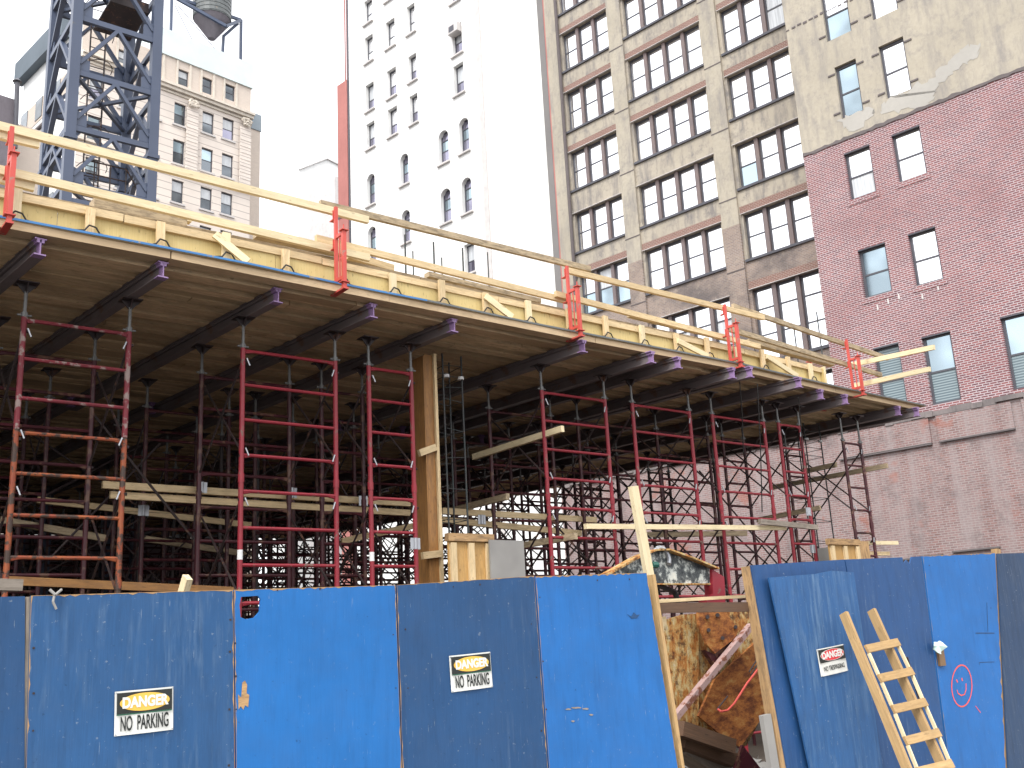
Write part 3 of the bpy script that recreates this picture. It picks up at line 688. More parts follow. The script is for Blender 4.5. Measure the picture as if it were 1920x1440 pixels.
# ------------------------------------------------------------------ timber deck on steel beams
BD = math.radians(5.5); BV = Vector((-math.sin(BD), math.cos(BD), 0))
ZB0, ZB1, ZJ, ZP = 5.874, 6.055, 6.15, 6.18      # beam bottom, beam top, joist top, plywood top
edge_px = [(-120, 382.5), (0, 405.6), (233, 449), (466, 494), (640, 532), (800, 563), (1000, 606), (1200, 645), (1391, 682), (1495, 707), (1600, 731), (1735, 760)]
edge = [onZ(x, y, ZP) for x, y in edge_px]
edge.insert(0, Vector((-4.0, 10.05, ZP)))
def edgeY(x):
    for a, b in zip(edge[:-1], edge[1:]):
        if a.x <= x <= b.x: return a.y+(b.y-a.y)*(x-a.x)/(b.x-a.x)
    return edge[-1].y
XR = edge[-1].x
deck = empty('timber_deck', (7, 20, ZB1), 'wide plywood and timber joist formwork deck carried on steel beams and scaffold towers', 'deck')
D0 = Vector(deck.location)
def dl(mb): 
    for v in mb.v: v -= D0
    return mb
# plywood: front strip follows the measured edge, blue painted near edge
m = MB(); mt = MB()
XB = lambda y: XR-(y-edge[-1].y)*math.tan(BD)
for a, b in zip(edge[:-1], edge[1:]):
    yb = 34.0
    m.prism([a, b, Vector((b.x-(yb-b.y)*math.tan(BD), yb, ZP)), Vector((a.x-(yb-a.y)*math.tan(BD), yb, ZP))][::-1], (0, 0, -.022))
dl(m).build('plywood', PLY_UNDER, deck)
m = MB(); m2 = MB()
for a, b in zip(edge[:-1], edge[1:]):
    t = (m if b.x < 8.3 else m2); t.bar(a+Vector((0, -.006, -.003)), b+Vector((0, -.006, -.003)), .012, .024)
dl(m).build('painted_edge', BLUETRIM, deck, 'blue painted plywood edge'); dl(m2).build('painted_edge', GREYTRIM, deck, 'dull grey green plywood edge')
# joists: rows parallel to the street, staggered lengths
y = 0.0; k = 0; rj = random.Random(5)
while y < 23 and k < 98:
    m = MB(); sp = rj.choice((.15, .19, .22)) if y < 7 else .32
    x = -4.0+rj.uniform(0, 1.5)
    wj = sp*.86 if y < 7 else .16; dzr = rj.choice((0, -.018, .014, .030))
    while x < XB(10.3+y)-.15:
        L = rj.uniform(2.6, 4.9); x2 = min(x+L, XB(10.3+y)-.12+rj.uniform(-.1, .1))
        if k == 0: dy = .045
        else: dy = .06+rj.uniform(-.016, .016)
        ya = edgeY(x)+dy+y+.07; yb = edgeY(x2)+dy+y+.07
        ya += 0; h = .088 - (rj.random() < .12)*.03
        if k == 0 and 6.2 < x < 8: h = .088
        if x2-x > .4: m.bar((x, ya, ZJ-h/2-.002+dzr), (x2, yb, ZJ-h/2-.002+dzr), wj if x < 11 else wj*.6, h)
        x = x2+rj.choice((.003, .004, .012))
    dl(m).build('joist', JOIST, deck); y += sp; k += 1
# steel beams
def ibeam(L):
    # local: runs +y, bottom at z=0
    m = MB(); h = ZB1-ZB0-.002; w = .115; t = .014
    m.box(-w/2, w/2, .10, L, 0, t); m.box(-w/2, w/2, .10, L, h-t, h); m.box(-.007, .007, .10, L, t, h-t); m.box(-.035, .035, .10, L, h-t-.035, h-t)
    return m, h, w, t
def make_beam(L, lab, grp):
    o = empty('steel_beam', (0, 0, 0), lab, 'steel beam', grp, BD)
    m, h, w, t = ibeam(L); m.build('web_and_flanges', STEEL, o)
    e = MB(); e.box(-w/2, w/2, 0, .10, 0, t); e.box(-w/2, w/2, 0, .10, h-t, h); e.box(-.007, .007, 0, .10, t, h-t); e.box(-.035, .035, 0, .10, h-t-.035, h-t)
    e.build('lilac_lit_end', LILAC, o); return o
ends = [(75, 478), (306, 520), (522, 567), (701, 595), (853, 622), (1097, 660), (1226, 680), (1276, 690), (1378, 709), (1411, 707), (1503, 726), (1544, 748), (1590, 757), (1689, 778), (1724, 780)]
ordn = ['first', 'second', 'third', 'fourth', 'fifth', 'sixth', 'seventh', 'eighth', 'ninth', 'tenth', 'eleventh', 'twelfth', 'thirteenth', 'fourteenth', 'last']
proto = None; beamx = []
for i, (x, y) in enumerate(ends):
    p = onZ(x, y, ZB0); lab = '%s lilac ended steel beam from the left along the deck front' % ordn[i]
    if i == 14: lab = 'last dark steel beam at the far right corner of the deck'
    if i == 0: lab = 'lilac ended steel beam nearest the left edge of the view under the deck'
    if proto is None: o = proto = make_beam(6.2, lab, 'steel beams under the deck front')
    else: o = copy_tree(proto); o['label'] = lab
    o.location = p; beamx.append(p)
rb_ = make_beam(6.2, 'dark steel beam deeper under the deck behind the front row of beams', 'deeper steel beams'); first = True
for row in range(1, 4):
    for i, p in enumerate(beamx):
        if i in (9, 14, 7): continue
        q = p+BV*(row*5.9)+Vector((.13*(-1)**row, 0, 0))
        o = rb_ if first else copy_tree(rb_); first = False; o.location = q

# ------------------------------------------------------------------ scaffold towers
def frame_mb(w, zt, z0=0.0, legr=.030, rung=.42):
    m = MB()
    for x in (0, w):
        m.tube((x, 0, z0), (x, 0, zt), legr, 10)
        z = zt-1.56
        while z > z0: m.tube((x, 0, z-.05), (x, 0, z+.05), legr*1.22, 10); z -= 1.66
    z = zt-.03; k = 0
    while z > z0+.2:
        rr = .021
        m.tube((0, 0, z), (w, 0, z), rr, 8)
        if k % 4 in (0, 3):   # flared gusset ends
            for s, x in ((1, 0), (-1, w)): m.tube((x+s*.03, 0, z-.02), (x+s*.12, 0, z), .020, 6)
        z -= rung; k += 1
    return m
def brace_mb(depth, zt, x):
    m = MB(); z = zt-.15
    while z > 1.0:
        m.tube((x, 0, z), (x, depth, z-1.15), .014, 6); m.tube((x+.03, depth, z), (x+.03, 0, z-1.15), .014, 6)
        for yy in (0, depth): m.tube((x-.03, yy, z), (x+.05, yy, z), .018, 6); m.tube((x-.03, yy, z-1.15), (x+.05, yy, z-1.15), .018, 6)
        z -= 1.66
    return m
def jack(parent, x, y, zt, top, xs=0.0):
    j = MB(); j.tube((x, y, zt), (x, y, top-.09), .019, 8); j.tube((x-.07, y, zt+.02), (x+.07, y, zt+.02), .012, 6); j.tube((x, y, zt), (x, y, zt+.05), .034, 8)
    jo = j.build('screw_jack', JACKM, parent)
    h = MB(); h.box(x-.11, x+.11, y-.10, y+.10, top-.014, top-.002)
    h.prism([(x-.105, y-.006, top-.014), (x-.02, y-.006, top-.11), (x+.02, y-.006, top-.11), (x+.105, y-.006, top-.014)], (0, .012, 0))
    h.prism([(x-.006, y-.1, top-.014), (x-.006, y-.02, top-.11), (x-.006, y+.02, top-.11), (x-.006, y+.1, top-.014)], (.012, 0, 0))
    h.build('head_plate', BRACE, jo)
def make_tower(w, zt, mats, lab, grp, depth=1.3, zbase=.06, sticker=False, clips=False, lower=None):
    o = empty('scaffold_tower', (0, 0, 0), lab, 'scaffold tower', grp)
    if lower:
        frame_mb(w, zt, zt-1.20).build('frame', mats[0], o); f1 = frame_mb(w, zt-1.203, 0).build('frame', lower, o, 'orange lower frame with blackened rungs')
    else: f1 = frame_mb(w, zt, 0).build('frame', mats[0], o, smooth=False)
    f = frame_mb(w, zt, 0)
    for v in f.v: v.y += depth
    f.build('frame', mats[1], o)
    for x in (0, w): brace_mb(depth, zt, x).build('cross_brace', BRACE, o)
    for x in (0, w):
        for yy in (0, depth): jack(o, x, yy, zt, ZB0-.06+ .0)
    if clips:
        for x, s in ((0, 1), (w, -1)):
            for z in (zt-.17, zt-1.25, zt-1.83): MB().tube((x+s*.035, -.035, z+.04), (x+s*.07, -.045, z-.05), .010, 5).build('lock_clip', GALV, o)
    if sticker:
        MB().tube((0, 0, sticker), (0, 0, sticker+.11), .0315, 10, cap=False).build('sticker', WHITEP, f1)
    return o
YF = 11.1; ZB = .06
fronts = [  # x of left leg, width, material, label
    (2.30, 1.08, REDW, 'worn red scaffold tower with rusty orange lower frame, leftmost of the front row'),
    (4.71, 1.22, RED, 'bright red scaffold tower with a yellow smear, second of the front row from the left'),
    (6.41, .64, RED, 'narrow bright red scaffold tower beside the tall orange plywood column form'),
    (9.28, 1.24, RED, 'red scaffold tower with a pale timber tied across it'),
    (11.10, 1.29, RED, 'red scaffold tower directly behind the pale upright timber stake'),
    (12.94, 1.33, RED, 'red topped scaffold tower with grey lower rungs to the right of the stake'),
    (14.68, .60, RED, 'narrow red scaffold tower behind the right hand fence panels'),
    (16.55, .55, RED_DK, 'slim dark purple scaffold tower at the far right end of the front row')]
for i, (x, w, mt_, lab) in enumerate(fronts):
    zt = 5.50 if i < 6 else (5.52 if i == 6 else 5.34)
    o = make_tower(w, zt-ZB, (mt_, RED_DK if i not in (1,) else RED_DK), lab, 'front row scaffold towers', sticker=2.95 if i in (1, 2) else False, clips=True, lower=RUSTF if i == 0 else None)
    # jacks reach the beams
    o.location = (x, YF, ZB)
tw_w = make_tower(1.22, 5.46-ZB, (RED_DK, RED_DK), 'scaffold tower in shade darkened red standing in shadow behind the front row', 'scaffold towers under the deck')
_b = MB(); _z = 5.25
while _z > 1.0:
    _b.tube((1.22, 1.34, _z), (3.05, 1.34, _z-1.15), .014, 6); _b.tube((1.22, 1.36, _z-1.15), (3.05, 1.36, _z), .014, 6); _z -= 1.15
_b.build('cross_brace', BRACE, tw_w)
_b = MB(); _z = 5.0
while _z > 1.0: _b.tube((0, 1.33, _z), (1.22, 1.33, _z-1.2), .014, 6); _b.tube((0, 1.35, _z-1.2), (1.22, 1.35, _z), .014, 6); _z -= 1.2
_b.build('cross_brace', BRACE, tw_w)
tw_n = make_tower(.62, 5.46-ZB, (RED_DK, BRACE), 'narrow scaffold tower in shade darkened colours standing in shadow behind the front row', 'narrow scaffold towers under the deck')  # frame colours darkened to carry the shade under the deck
used = {0: False, 1: False}
rt_ = random.Random(11)
for row in range(1, 7):
    yy = YF+row*3.2
    for i, (x, w) in enumerate([(2.3, 1.22), (4.7, 1.22), (6.45, .62), (8.2, 1.22), (10.1, 1.22), (12.0, 1.22), (14.1, 1.22), (15.9, .62)]):
        xx = x-(yy-YF)*math.tan(BD)+rt_.uniform(-.12, .12)+.15*row
        if xx > XB(yy)-1.0 or (row > 1 and rt_.random() < .18): continue
        n = 1 if w < 1 else 0; src = tw_n if n else tw_w
        o = copy_tree(src) if used[n] else src; used[n] = True
        o.location = (xx, yy+rt_.uniform(-.15, .15), ZB)
# lateral braces between towers
lb = 0
for (a, b) in (((3.4, 12.5, 4.9), (4.7, 12.5, 3.4)), ((3.4, 14.0, 3.3), (4.75, 14.0, 4.9)), ((7.1, 13.9, 5.1), (8.3, 13.9, 3.2)), ((10.6, 12.5, 3.1), (12.9, 12.5, 5.0)), ((12.4, 12.6, 3.2), (14.6, 12.6, 5.0)), ((13.0, 14.0, 5.0), (15.3, 14.0, 3.1)), ((14.3, 12.7, 4.9), (16.5, 12.7, 3.0))):
    MB().tube(a, b, .016, 6).build('brace_tube', BRACE, None, 'thin dark diagonal tube slung between scaffold towers', 'scaffold tube', 'diagonal brace tubes')

# ------------------------------------------------------------------ edge form, guard posts and rails on the deck
ef = empty('edge_form', (8, 10.4, ZP), 'yellow plywood slab edge form with timber studs and walings along the deck front', 'formwork')
E0 = Vector(ef.location)
def el(mb):
    for v in mb.v: v -= E0
    return mb
SB = .17; HF = .365
st_x = [20, 157, 288, 410, 523, 630, 727, 820, 905, 988, 1065, 1134, 1203, 1268, 1326, 1382, 1436, 1490, 1535]
XEF = onZ(1578, 718, ZP).x
def ey(x): return edgeY(x)+SB
xs_ = [-3.5, 0.0, 2.4, 4.8, 7.2, 9.6, 12.0, 14.0, XEF]
m = MB()
for a, b in zip(xs_[:-1], xs_[1:]): m.prism([(a+.003, ey(a)+.06, ZP+.002), (b-.003, ey(b)+.06, ZP+.002), (b-.003, ey(b)+.06, ZP+HF-.06), (a+.003, ey(a)+.06, ZP+HF-.06)], (0, .018, 0))
m.prism([(XEF, ey(XEF), ZP+.002), (XEF, ey(XEF)+3, ZP+.002), (XEF, ey(XEF)+3, ZP+HF), (XEF, ey(XEF), ZP+HF)], (.018, 0, 0))
el(m).build('form_panel', PLY_FORM, ef)
def seg_timber(nm, z, h, w, dy, mt_, segs, par, conv):
    for a, b in zip(segs[:-1], segs[1:]):
        m = MB(); m.bar((a, ey(a)+dy, z), (b-.01, ey(b)+dy, z+rj.uniform(-.008, .008)), w, h); conv(m).build(nm, mt_, par)
seg_timber('waling', ZP+HF-.045, .085, .085, .062, PINE, [-3.5, .6, 3.05, 5.4, 8.1, 10.9, 13.3, XEF], ef, el)
seg_timber('top_timber', ZP+HF+.045, .08, .085, .20, PINE_OLD, [-3.5, 1.4, 4.3, 6.9, 9.4, 12.2, XEF], ef, el)
for i, px in enumerate(st_x):
    p = onZ(px, edge_px[0][1]+.199*(px+120)+24-px*.012, ZP); x = p.x
    t = 1.0+.03*(px > 1200)
    m = MB(); m.box(x-.045, x+.045, ey(x)-.03, ey(x)+.012, ZP+.002, ZP+HF+rj.uniform(-.03, .05)); el(m).build('stud', PINE if i % 3 else PINE_PALE, ef)
    m = MB(); y0 = ey(x)-.055
    m.path([Vector((x-.17-.12*(i % 2), y0-.03, ZP+.015)), Vector((x-.06, y0, ZP+.07)), Vector((x-.02, y0-.01, ZP+.13)), Vector((x+.05, y0-.005, ZP+.12)), Vector((x+.09, y0, ZP+.06)), Vector((x+.24, y0-.06, ZP+.012))], .009, 6)
    if i % 2: m.path([Vector((x-.22, y0-.04, ZP+.012)), Vector((x-.04, y0-.01, ZP+.04)), Vector((x+.05, y0-.01, ZP+.045))], .008, 6)
    el(m).build('tie_wire', BLACKT, ef)
for (a, b) in (((402, 440), (466, 490)), ((908, 556), (962, 594)), ((1268, 640), (1330, 668)), ((1432, 670), (1497, 705))):
    p = onZ(b[0], b[1], ZP+.03); q = onY(a[0], a[1], p.y+.13); q = Vector((q.x, ey(q.x)-.04, q.z))
    m = MB().bar(q, p+Vector((0, .02, .0)), .04, .085); el(m).build('kicker_brace', PINE_PALE, ef)
m = MB(); a = onZ(1564, 715, ZP); m.box(XEF+.02, XEF+.06, ey(XEF)-.02, ey(XEF)+.26, ZP+.002, ZP+HF+.03); el(m).build('end_board', PINE_PALE, ef)

def offcut(a, b, Y, w, h, lab, mt_):
    MB().bar(onY(*a, Y), onY(*b, Y), w, h).build('timber_offcut', mt_, None, lab, 'timber', 'timber left on the deck')
offcut((172, 385), (345, 421), 11.0, .2, .13, 'dark stained timber lying behind the edge form below the crane mast', PINE_OLD)
offcut((336, 410), (357, 414), 10.95, .1, .06, 'small pale block on the dark stained timber', PINE_PALE)
offcut((478, 440), (640, 476), 10.9, .12, .08, 'rough timber lying behind the edge form left of the second guard post', PINE_OLD)
offcut((650, 480), (735, 505), 10.85, .12, .09, 'end grained timber behind the second guard post', PINE)
offcut((800, 516), (1010, 566), 10.9, .12, .07, 'rough timber lying behind the edge form before the white building', PINE_OLD)
offcut((1180, 590), (1370, 636), 10.9, .12, .07, 'rough timber lying behind the edge form before the office block', PINE_OLD)
offcut((1400, 640), (1560, 684), 10.95, .12, .07, 'stained timber behind the edge form near the deck corner', PINE_OLD)
def guard_post(lab, x, y, z):
    o = empty('guard_post', (x, y, z), lab, 'guard post', 'red guard posts clamped to the deck edge')
    m = MB(); m.box(-.019, .019, -.019, .019, .0, 1.0); m.build('upright', RED_BR, o)
    m = MB(); m.tube((0, -.19, -.10), (0, -.19, .62), .033, 4); m.box(-.045, .045, -.235, -.145, .62, .63); m.tube((0, -.19, .63), (0, -.19, .70), .008, 6)
    m.build('clamp_tube', RED_BR, o)
    m = MB(); m.bar((0, -.015, .60), (0, -.18, .60), .03, .04); m.bar((0, -.015, .04), (0, -.18, .04), .03, .04); m.tube((.0, -.09, .05), (.0, -.09, .60), .010, 6)
    m.build('link_bar', RED_BR, o)
    m = MB(); m.bar((0, -.24, -.115), (0, .09, -.115), .07, .022); m.box(-.03, .03, .05, .075, -.10, -.045); m.bar((-.05, -.19, -.03), (.05, -.19, -.03), .09, .012)
    m.build('clamp_jaw', RED_BR, o)
    m = MB()
    for z_ in (.52, .90): m = MB(); m.box(-.03, .03, .02, .03, z_-.06, z_+.06); m.box(-.03, .03, .03, .11, z_-.062, z_-.052); m.build('rail_bracket', RED_BR, o)
    return o
gp = [((28, 240), 'red guard post at the left end of the deck edge'), ((643, 388), 'red guard post where the weathered top rail starts above the white building base'), ((1087, 503), 'red guard post in front of the office block left pier'),
      ((1386, 573), 'red guard post third from the right hand deck corner'), ((1637, 648), 'red guard post at the right hand deck corner holding crossing rails')]
gpos = []
for (p, lab) in gp:
    q = onY(p[0], p[1], 10.1); yy = edgeY(q.x)+.06
    guard_post(lab, q.x, yy, ZP+.002); gpos.append(Vector((q.x, yy, ZP)))
q = Vector((XEF+1.0, edgeY(XEF+1)+1.05, ZP)); o = guard_post('red guard post set back on the deck side behind the corner post', q.x, q.y, ZP+.002); o.rotation_euler = (0, 0, math.radians(84))
def rail(a, b, lab, mt_, h=.09, w=.055, grp='timber guard rails', dy=.115):
    pa = onY(a[0], a[1], 10.1); ya = edgeY(max(-4, pa.x))+.06+dy; pa = onY(a[0], a[1], ya)
    pb = onY(b[0], b[1], 10.1); yb = edgeY(min(pb.x, XR))+.06+dy; pb = onY(b[0], b[1], yb)
    MB().bar(pa, pb, w, h).build('guard_rail', mt_, None, lab, 'guard rail', grp)
rail((-60, 222), (690, 413), 'long pale top guard rail in front of the crane mast', PINE_PALE, .09)
rail((-60, 240), (73, 271), 'short pale board end under the top rail at the left edge', PINE_PALE, .085, dy=.16)
rail((600, 382), (1106, 505), 'weathered brown top guard rail in front of the white building', PINE_OLD, .085, dy=.175)
rail((1062, 507), (1432, 596), 'yellow top guard rail in front of the office block', PINE, .085)
rail((1374, 574), (1664, 672), 'brown top guard rail running to the deck corner', PINE_OLD, .085, dy=.175)
rail((-60, 305), (692, 484), 'long pale lower guard rail in front of the crane mast', PINE_PALE, .09)
rail((-60, 320), (64, 352), 'short pale board end under the lower rail at the left edge', PINE_PALE, .085, dy=.16)
rail((592, 447), (1066, 565), 'yellow brown lower guard rail in front of the white building', PINE, .085, dy=.175)
rail((1041, 551), (1424, 650), 'yellow lower guard rail in front of the office block', PINE, .085)
rail((1367, 617), (1652, 703), 'mottled lower guard rail running to the deck corner', PINE_OLD, .085, dy=.175)
xr = onY(1660, 668, 10.4).x+.12
for (a, b, lab) in (((1588, 686), (1752, 651), 'pale upper timber rail jutting out past the deck corner'), ((1600, 724), (1744, 692), 'pale lower timber rail jutting out past the deck corner')):
    MB().bar(onX(a[0], a[1], xr), onX(b[0], b[1], xr), .055, .09).build('guard_rail', PINE_PALE, None, lab, 'guard rail', 'timber guard rails')
for i, (x, y0, y1) in enumerate(((759, 440, 512), (774, 471, 515), (812.7, 454, 520), (828, 483, 525), (867, 465, 530), (914, 473, 545), (1531, 585, 680), (1463, 600, 665), (1488, 610, 672))):
    a = onY(x, y0, 12.5); MB().tube((a.x, a.y, ZP), a, .011 if i % 2 else .015, 6).build('rebar_starter', REBAR, None, 'thin upright reinforcing bar sticking up behind the edge form', 'reinforcing bar', 'starter bars on the deck')

# ------------------------------------------------------------------ column forms, rebar cages, loose timbers
cf = empty('column_form', (7.4, 11.5, .06), 'tall orange brown oiled plywood column form rising to the deck beams', 'column form')
xl, xr_ = onY(777, 660, 11.35).x, onY(806, 660, 11.35).x
m = MB(); m.box(.03, .16, -.15, -.132, 0, 5.8); m.build('front_panel', PLY_OR, cf)
m = MB(); m.box(.162, .205, -.19, -.10, 0, 5.82); m.build('edge_batten', PINE, cf)
m = MB(); m.box(.01, .028, -.15, .22, 0, 5.78); m.build('side_panel', PLY_OR, cf); m = MB(); m.box(.162, .18, -.098, .22, 0, 5.78); m.build('side_panel', PLY_OR, cf)
m = MB(); m.bar((-.12, -.185, 4.40), (.14, -.185, 4.50), .06, .09); m.build('cleat', PINE, cf); m = MB().bar((-.12, -.185, 3.05), (.16, -.185, 3.08), .06, .09); m.build('cleat', PINE, cf)
def cage(lab, x, y, z0, z1, w=.30, d=.35):
    o = empty('rebar_cage', (x, y, z0), lab, 'rebar cage', 'rebar cages')
    for sx in (0, w):
        for sy in (0, d): MB().tube((sx, sy, 0), (sx+rj.uniform(-.03, .03), sy, z1-z0), .014, 6).build('bar', REBAR, o)
    z = .2
    while z < z1-z0-.1:
        m = MB(); t = rj.uniform(-.04, .04); P = [Vector(p) for p in ((0, 0, z), (w, 0, z+t), (w, d, z), (0, d, z-t), (0, 0, z))]; m.path(P, .006, 5); m.build('link', REBAR, o); z += .42 if z < z1-z0-1 else .16
    for q in ((.02, 0), (.28, .02)):
        MB().tube((q[0]*w/.3, q[1]-.02, z1-z0-.35), (q[0]*w/.3, q[1]-.02, z1-z0-.31), .045, 10).build('spacer', WHITEP, o)
cage('slim dark rebar cage with white spacers beside the orange column form', onY(829, 700, 11.5).x, 11.45, .06, 5.95)
cage('bent dark rebar cage standing at the right end under the deck', onY(1508, 820, 12.2).x, 12.2, .06, 5.95, .55, .55)
p = onY(1180, 700, 10.4)
def lowform(px0, px1, pytop, Y, lab, mt_, n=3):
    a, b = onY(px0, pytop, Y), onY(px1, pytop, Y); w = b.x-a.x; o = empty('column_form', (a.x, Y, .06), lab, 'column form'); H_ = a.z-.06
    MB().box(0, w, .0, .02, 0, H_-.05).build('front_panel', mt_, o); MB().box(w+.002, w+.022, 0, w, 0, H_-.06).build('side_panel', CONC, o)
    for i in range(n): MB().box(.02+i*(w-.13)/(n-1), .11+i*(w-.13)/(n-1), -.042, -.002, 0, H_-.12).build('batten', PINE, o)
    MB().box(-.02, w+.02, -.05, .04, H_-.10, H_).build('cap_timber', PLY_EDGE, o)
lowform(839, 920, 1000, 11.0, 'low yellow plywood column form with upright battens behind the dull blue panel', PLY_MID)
lowform(1552, 1607, 1010, 10.6, 'low orange plywood column form above the right hand fence', PLY_MID, 3)
a, b = onY(918, 1012, 10.9), onY(982, 1016, 10.9)
MB().box(a.x, b.x, 10.9, 10.93, .3, a.z).build('form_panel', CONC, None, 'flat grey sheet form standing beside the low yellow column form', 'panel')
a, b = onY(1608, 1014, 10.9), onY(1628, 1014, 10.9)
MB().box(a.x, b.x, 10.9, 10.94, .3, a.z).build('form_panel', PLY_EDGE, None, 'dark brown sheet form beside the low orange column form', 'panel')

def timber(a, Ya, b, Yb, lab, mt_=PINE, h=.09, w=.06, grp='loose timbers lashed across the scaffold'):
    pa, pb = onY(a[0], a[1], Ya), onY(b[0], b[1], Yb)
    return MB().bar(pa, pb, w, h).build('timber', mt_, None, lab, 'timber', grp)
timber((192, 909), 13.0, (768, 944), 13.0, 'upper one of two long stacked timbers across the dark scaffold on the left')
timber((206, 928), 13.08, (768, 962), 13.08, 'lower one of two long stacked timbers across the dark scaffold on the left', PINE)
timber((70, 937), 15.6, (470, 985), 15.6, 'long dim timber sloping down behind the rusty orange tower')
timber((0, 975), 14.4, (200, 1010), 14.4, 'dim timber low behind the rusty orange tower', PINE_OLD)
timber((270, 1010), 15.8, (470, 1040), 15.8, 'dim timber low behind the second tower from the left', PINE_OLD)
timber((0, 1088), 11.9, (440, 1108), 11.9, 'orange brown timber just above the leftmost fence panels', PLY_OR)
timber((640, 1015), 13.8, (780, 985), 13.6, 'sloping timber behind the narrow red tower')
timber((888, 857), 12.7, (1055, 804), 10.75, 'pale timber tied across the red tower right of the rebar cage', PINE_PALE)
timber((829, 958), 12.7, (1117, 975), 12.5, 'upper of two dull timbers behind the rebar cage')
timber((829, 975), 12.8, (1089, 1000), 12.6, 'lower of two dull timbers behind the rebar cage')
timber((836, 960), 13.4, (952, 931), 11.5, 'short brown timber slanting up behind the rebar cage', PINE_OLD)
timber((984, 1022), 12.0, (1080, 1005), 10.85, 'short brown timber above the grey sheet form', PINE_OLD)
timber((1097, 987), 10.95, (1472, 990), 10.95, 'long pale horizontal timber behind the upright stake', PINE_PALE, .075)
timber((1424, 978), 10.85, (1532, 989), 10.85, 'short grey timber at the right end of the long pale timber', PINE_GREY, .085)
timber((1443, 915), 13.4, (1664, 873), 10.9, 'long brown timber poking out past the right hand tower', PINE_OLD)
timber((1504, 885), 12.4, (1568, 871), 11.6, 'short brown timber above the long one on the right', PINE_OLD)
timber((1420, 975), 13.0, (1538, 952), 11.6, 'dull timber slanting behind the narrow red tower on the right', PINE_OLD)
timber((1625, 1018), 11.2, (1682, 1018), 11.2, 'upper pale timber end beyond the low orange form', PINE_PALE, .07)
timber((1625, 1038), 11.3, (1666, 1038), 11.3, 'lower pale timber end beyond the low orange form', PINE, .07)
timber((1200, 1003), 13.0, (1400, 1000), 12.0, 'dull timber behind the long pale horizontal one', PINE_OLD)
p0, p1 = onY(1187, 912, 6.42), onY(1235, 1180, 6.42); d = (p1-p0)
MB().bar(p0, p0+d*1.02, .085, .045, Vector((0, 1, 0))).build('timber_stake', PINE_PALE, None, 'pale upright timber stake leaning at the left side of the fence gap', 'timber')
p = onY(352, 1082, 8.0); MB().bar(p, p+Vector((-.03, .3, -.5)), .05, .09).build('timber', PINE_PALE, None, 'short pale timber end poking above the faded blue panel', 'timber', 'timber ends above the fence')
p = onY(40, 1098, 7.0); MB().bar(p+Vector((-.5, 0, .02)), p, .09, .07).build('timber', PINE_GREY, None, 'grey weathered timber end resting at the top left of the fence', 'timber', 'timber ends above the fence')
p = onY(1210, 935, 11.3)
# galvanised couplers hung on the timbers
for i, (x, y, Y) in enumerate(((376, 915, 12.9), (267, 958, 13.5), (545, 925, 12.9), (678, 940, 12.9), (775, 1020, 10.95), (900, 975, 12.5), (1512, 960, 11.0), (1520, 1030, 11.0))):
    p = onY(x, y, Y); m = MB(); m.box(p.x-.07, p.x-.025, p.y-.05, p.y-.04, p.z-.07, p.z+.07); m.box(p.x+.025, p.x+.07, p.y-.05, p.y-.04, p.z-.07, p.z+.07); m.tube((p.x, p.y-.05, p.z-.07), (p.x, p.y-.05, p.z+.07), .026, 8)
    m.build('post_bracket', GALV, None, 'small galvanised bracket fixing a timber to a scaffold leg', 'bracket', 'galvanised brackets on the scaffold')
# black strap hanging at the right
for i, (x, y0, y1) in enumerate(((1385, 690, 850), (1420, 720, 960), (1497, 745, 880))):
    a, b = onY(x, y0, 10.3), onY(x+9, y1, 10.9); MB().path([a, (a+b)/2+Vector((.02, 0, 0)), b], .010, 6).build('hanging_cable', BLACKT, None, ['black cable hanging from the tenth steel beam', 'black cable hanging between the two right hand red towers', 'short black cable hanging above the narrow right hand tower'][i], 'cable')

# dark things at the back of the site
bk = empty('back_wall', (4, 33.3, 0), 'dark masonry wall at the back of the site behind the scaffold', 'wall')
MB().box(-14, 10.4, 0, .4, 0, 6.0).build('masonry', DKBLD, bk)
sd = empty('side_wall', (-4.6, 22, 0), 'unseen added light blocking wall along the left side of the building site', 'wall')  # added out of view to keep light from the left off the under-deck space
MB().box(0, .4, -11.2, 13.1, 0, 5.8).build('masonry', DKBLD, sd)

# ------------------------------------------------------------------ blue site fence
YFN = 6.25
def fp(x, y, Y=YFN): return onY(x, y, Y)
def panel(name, pts, mt_, lab, Y=YFN, th=.018, hole=None, grp='blue plywood fence panels', cat='fence panel'):
    P = [fp(x, y, Y) for x, y in pts]
    m = MB(); m.prism(P, (0, th, 0)); o = m.build(name, [mt_], None, lab, cat, grp)
    return o
def to0(a, b, ztgt=.15, Y=YFN):    # extend line a->b (pixels) down to z = ztgt on the fence plane; returns world point
    p, q = fp(*a, Y), fp(*b, Y); t = (ztgt-p.z)/(q.z-p.z); return p+(q-p)*t
def panelw(topL, topR, lL, lR, mt_, lab, Y=YFN, extra=(), grp='blue plywood fence panels', th=.018, nm='hoarding_sheet'):
    # polygon: bottom left, bottom right, right edge up, extra top points, top left
    bl = to0(topL, lL, Y=Y); br = to0(topR, lR, Y=Y)
    P = [bl, br, fp(*topR, Y)]+[fp(*e, Y) for e in extra]+[fp(*topL, Y)]
    m = MB(); m.prism(P, (0, th, 0)); 
    return m.build(nm, mt_, None, lab, 'fence panel', grp)
panelw((-150, 1122), (47, 1118), (-160, 1440), (46, 1440), B_DARK2, 'dark blue fence panel cut off by the left edge of the view', YFN+.01)
p1_ = panelw((58, 1117), (437, 1106), (49, 1440), (440, 1440), B_DARK, 'faded scraped blue fence panel carrying the larger danger no parking sign')
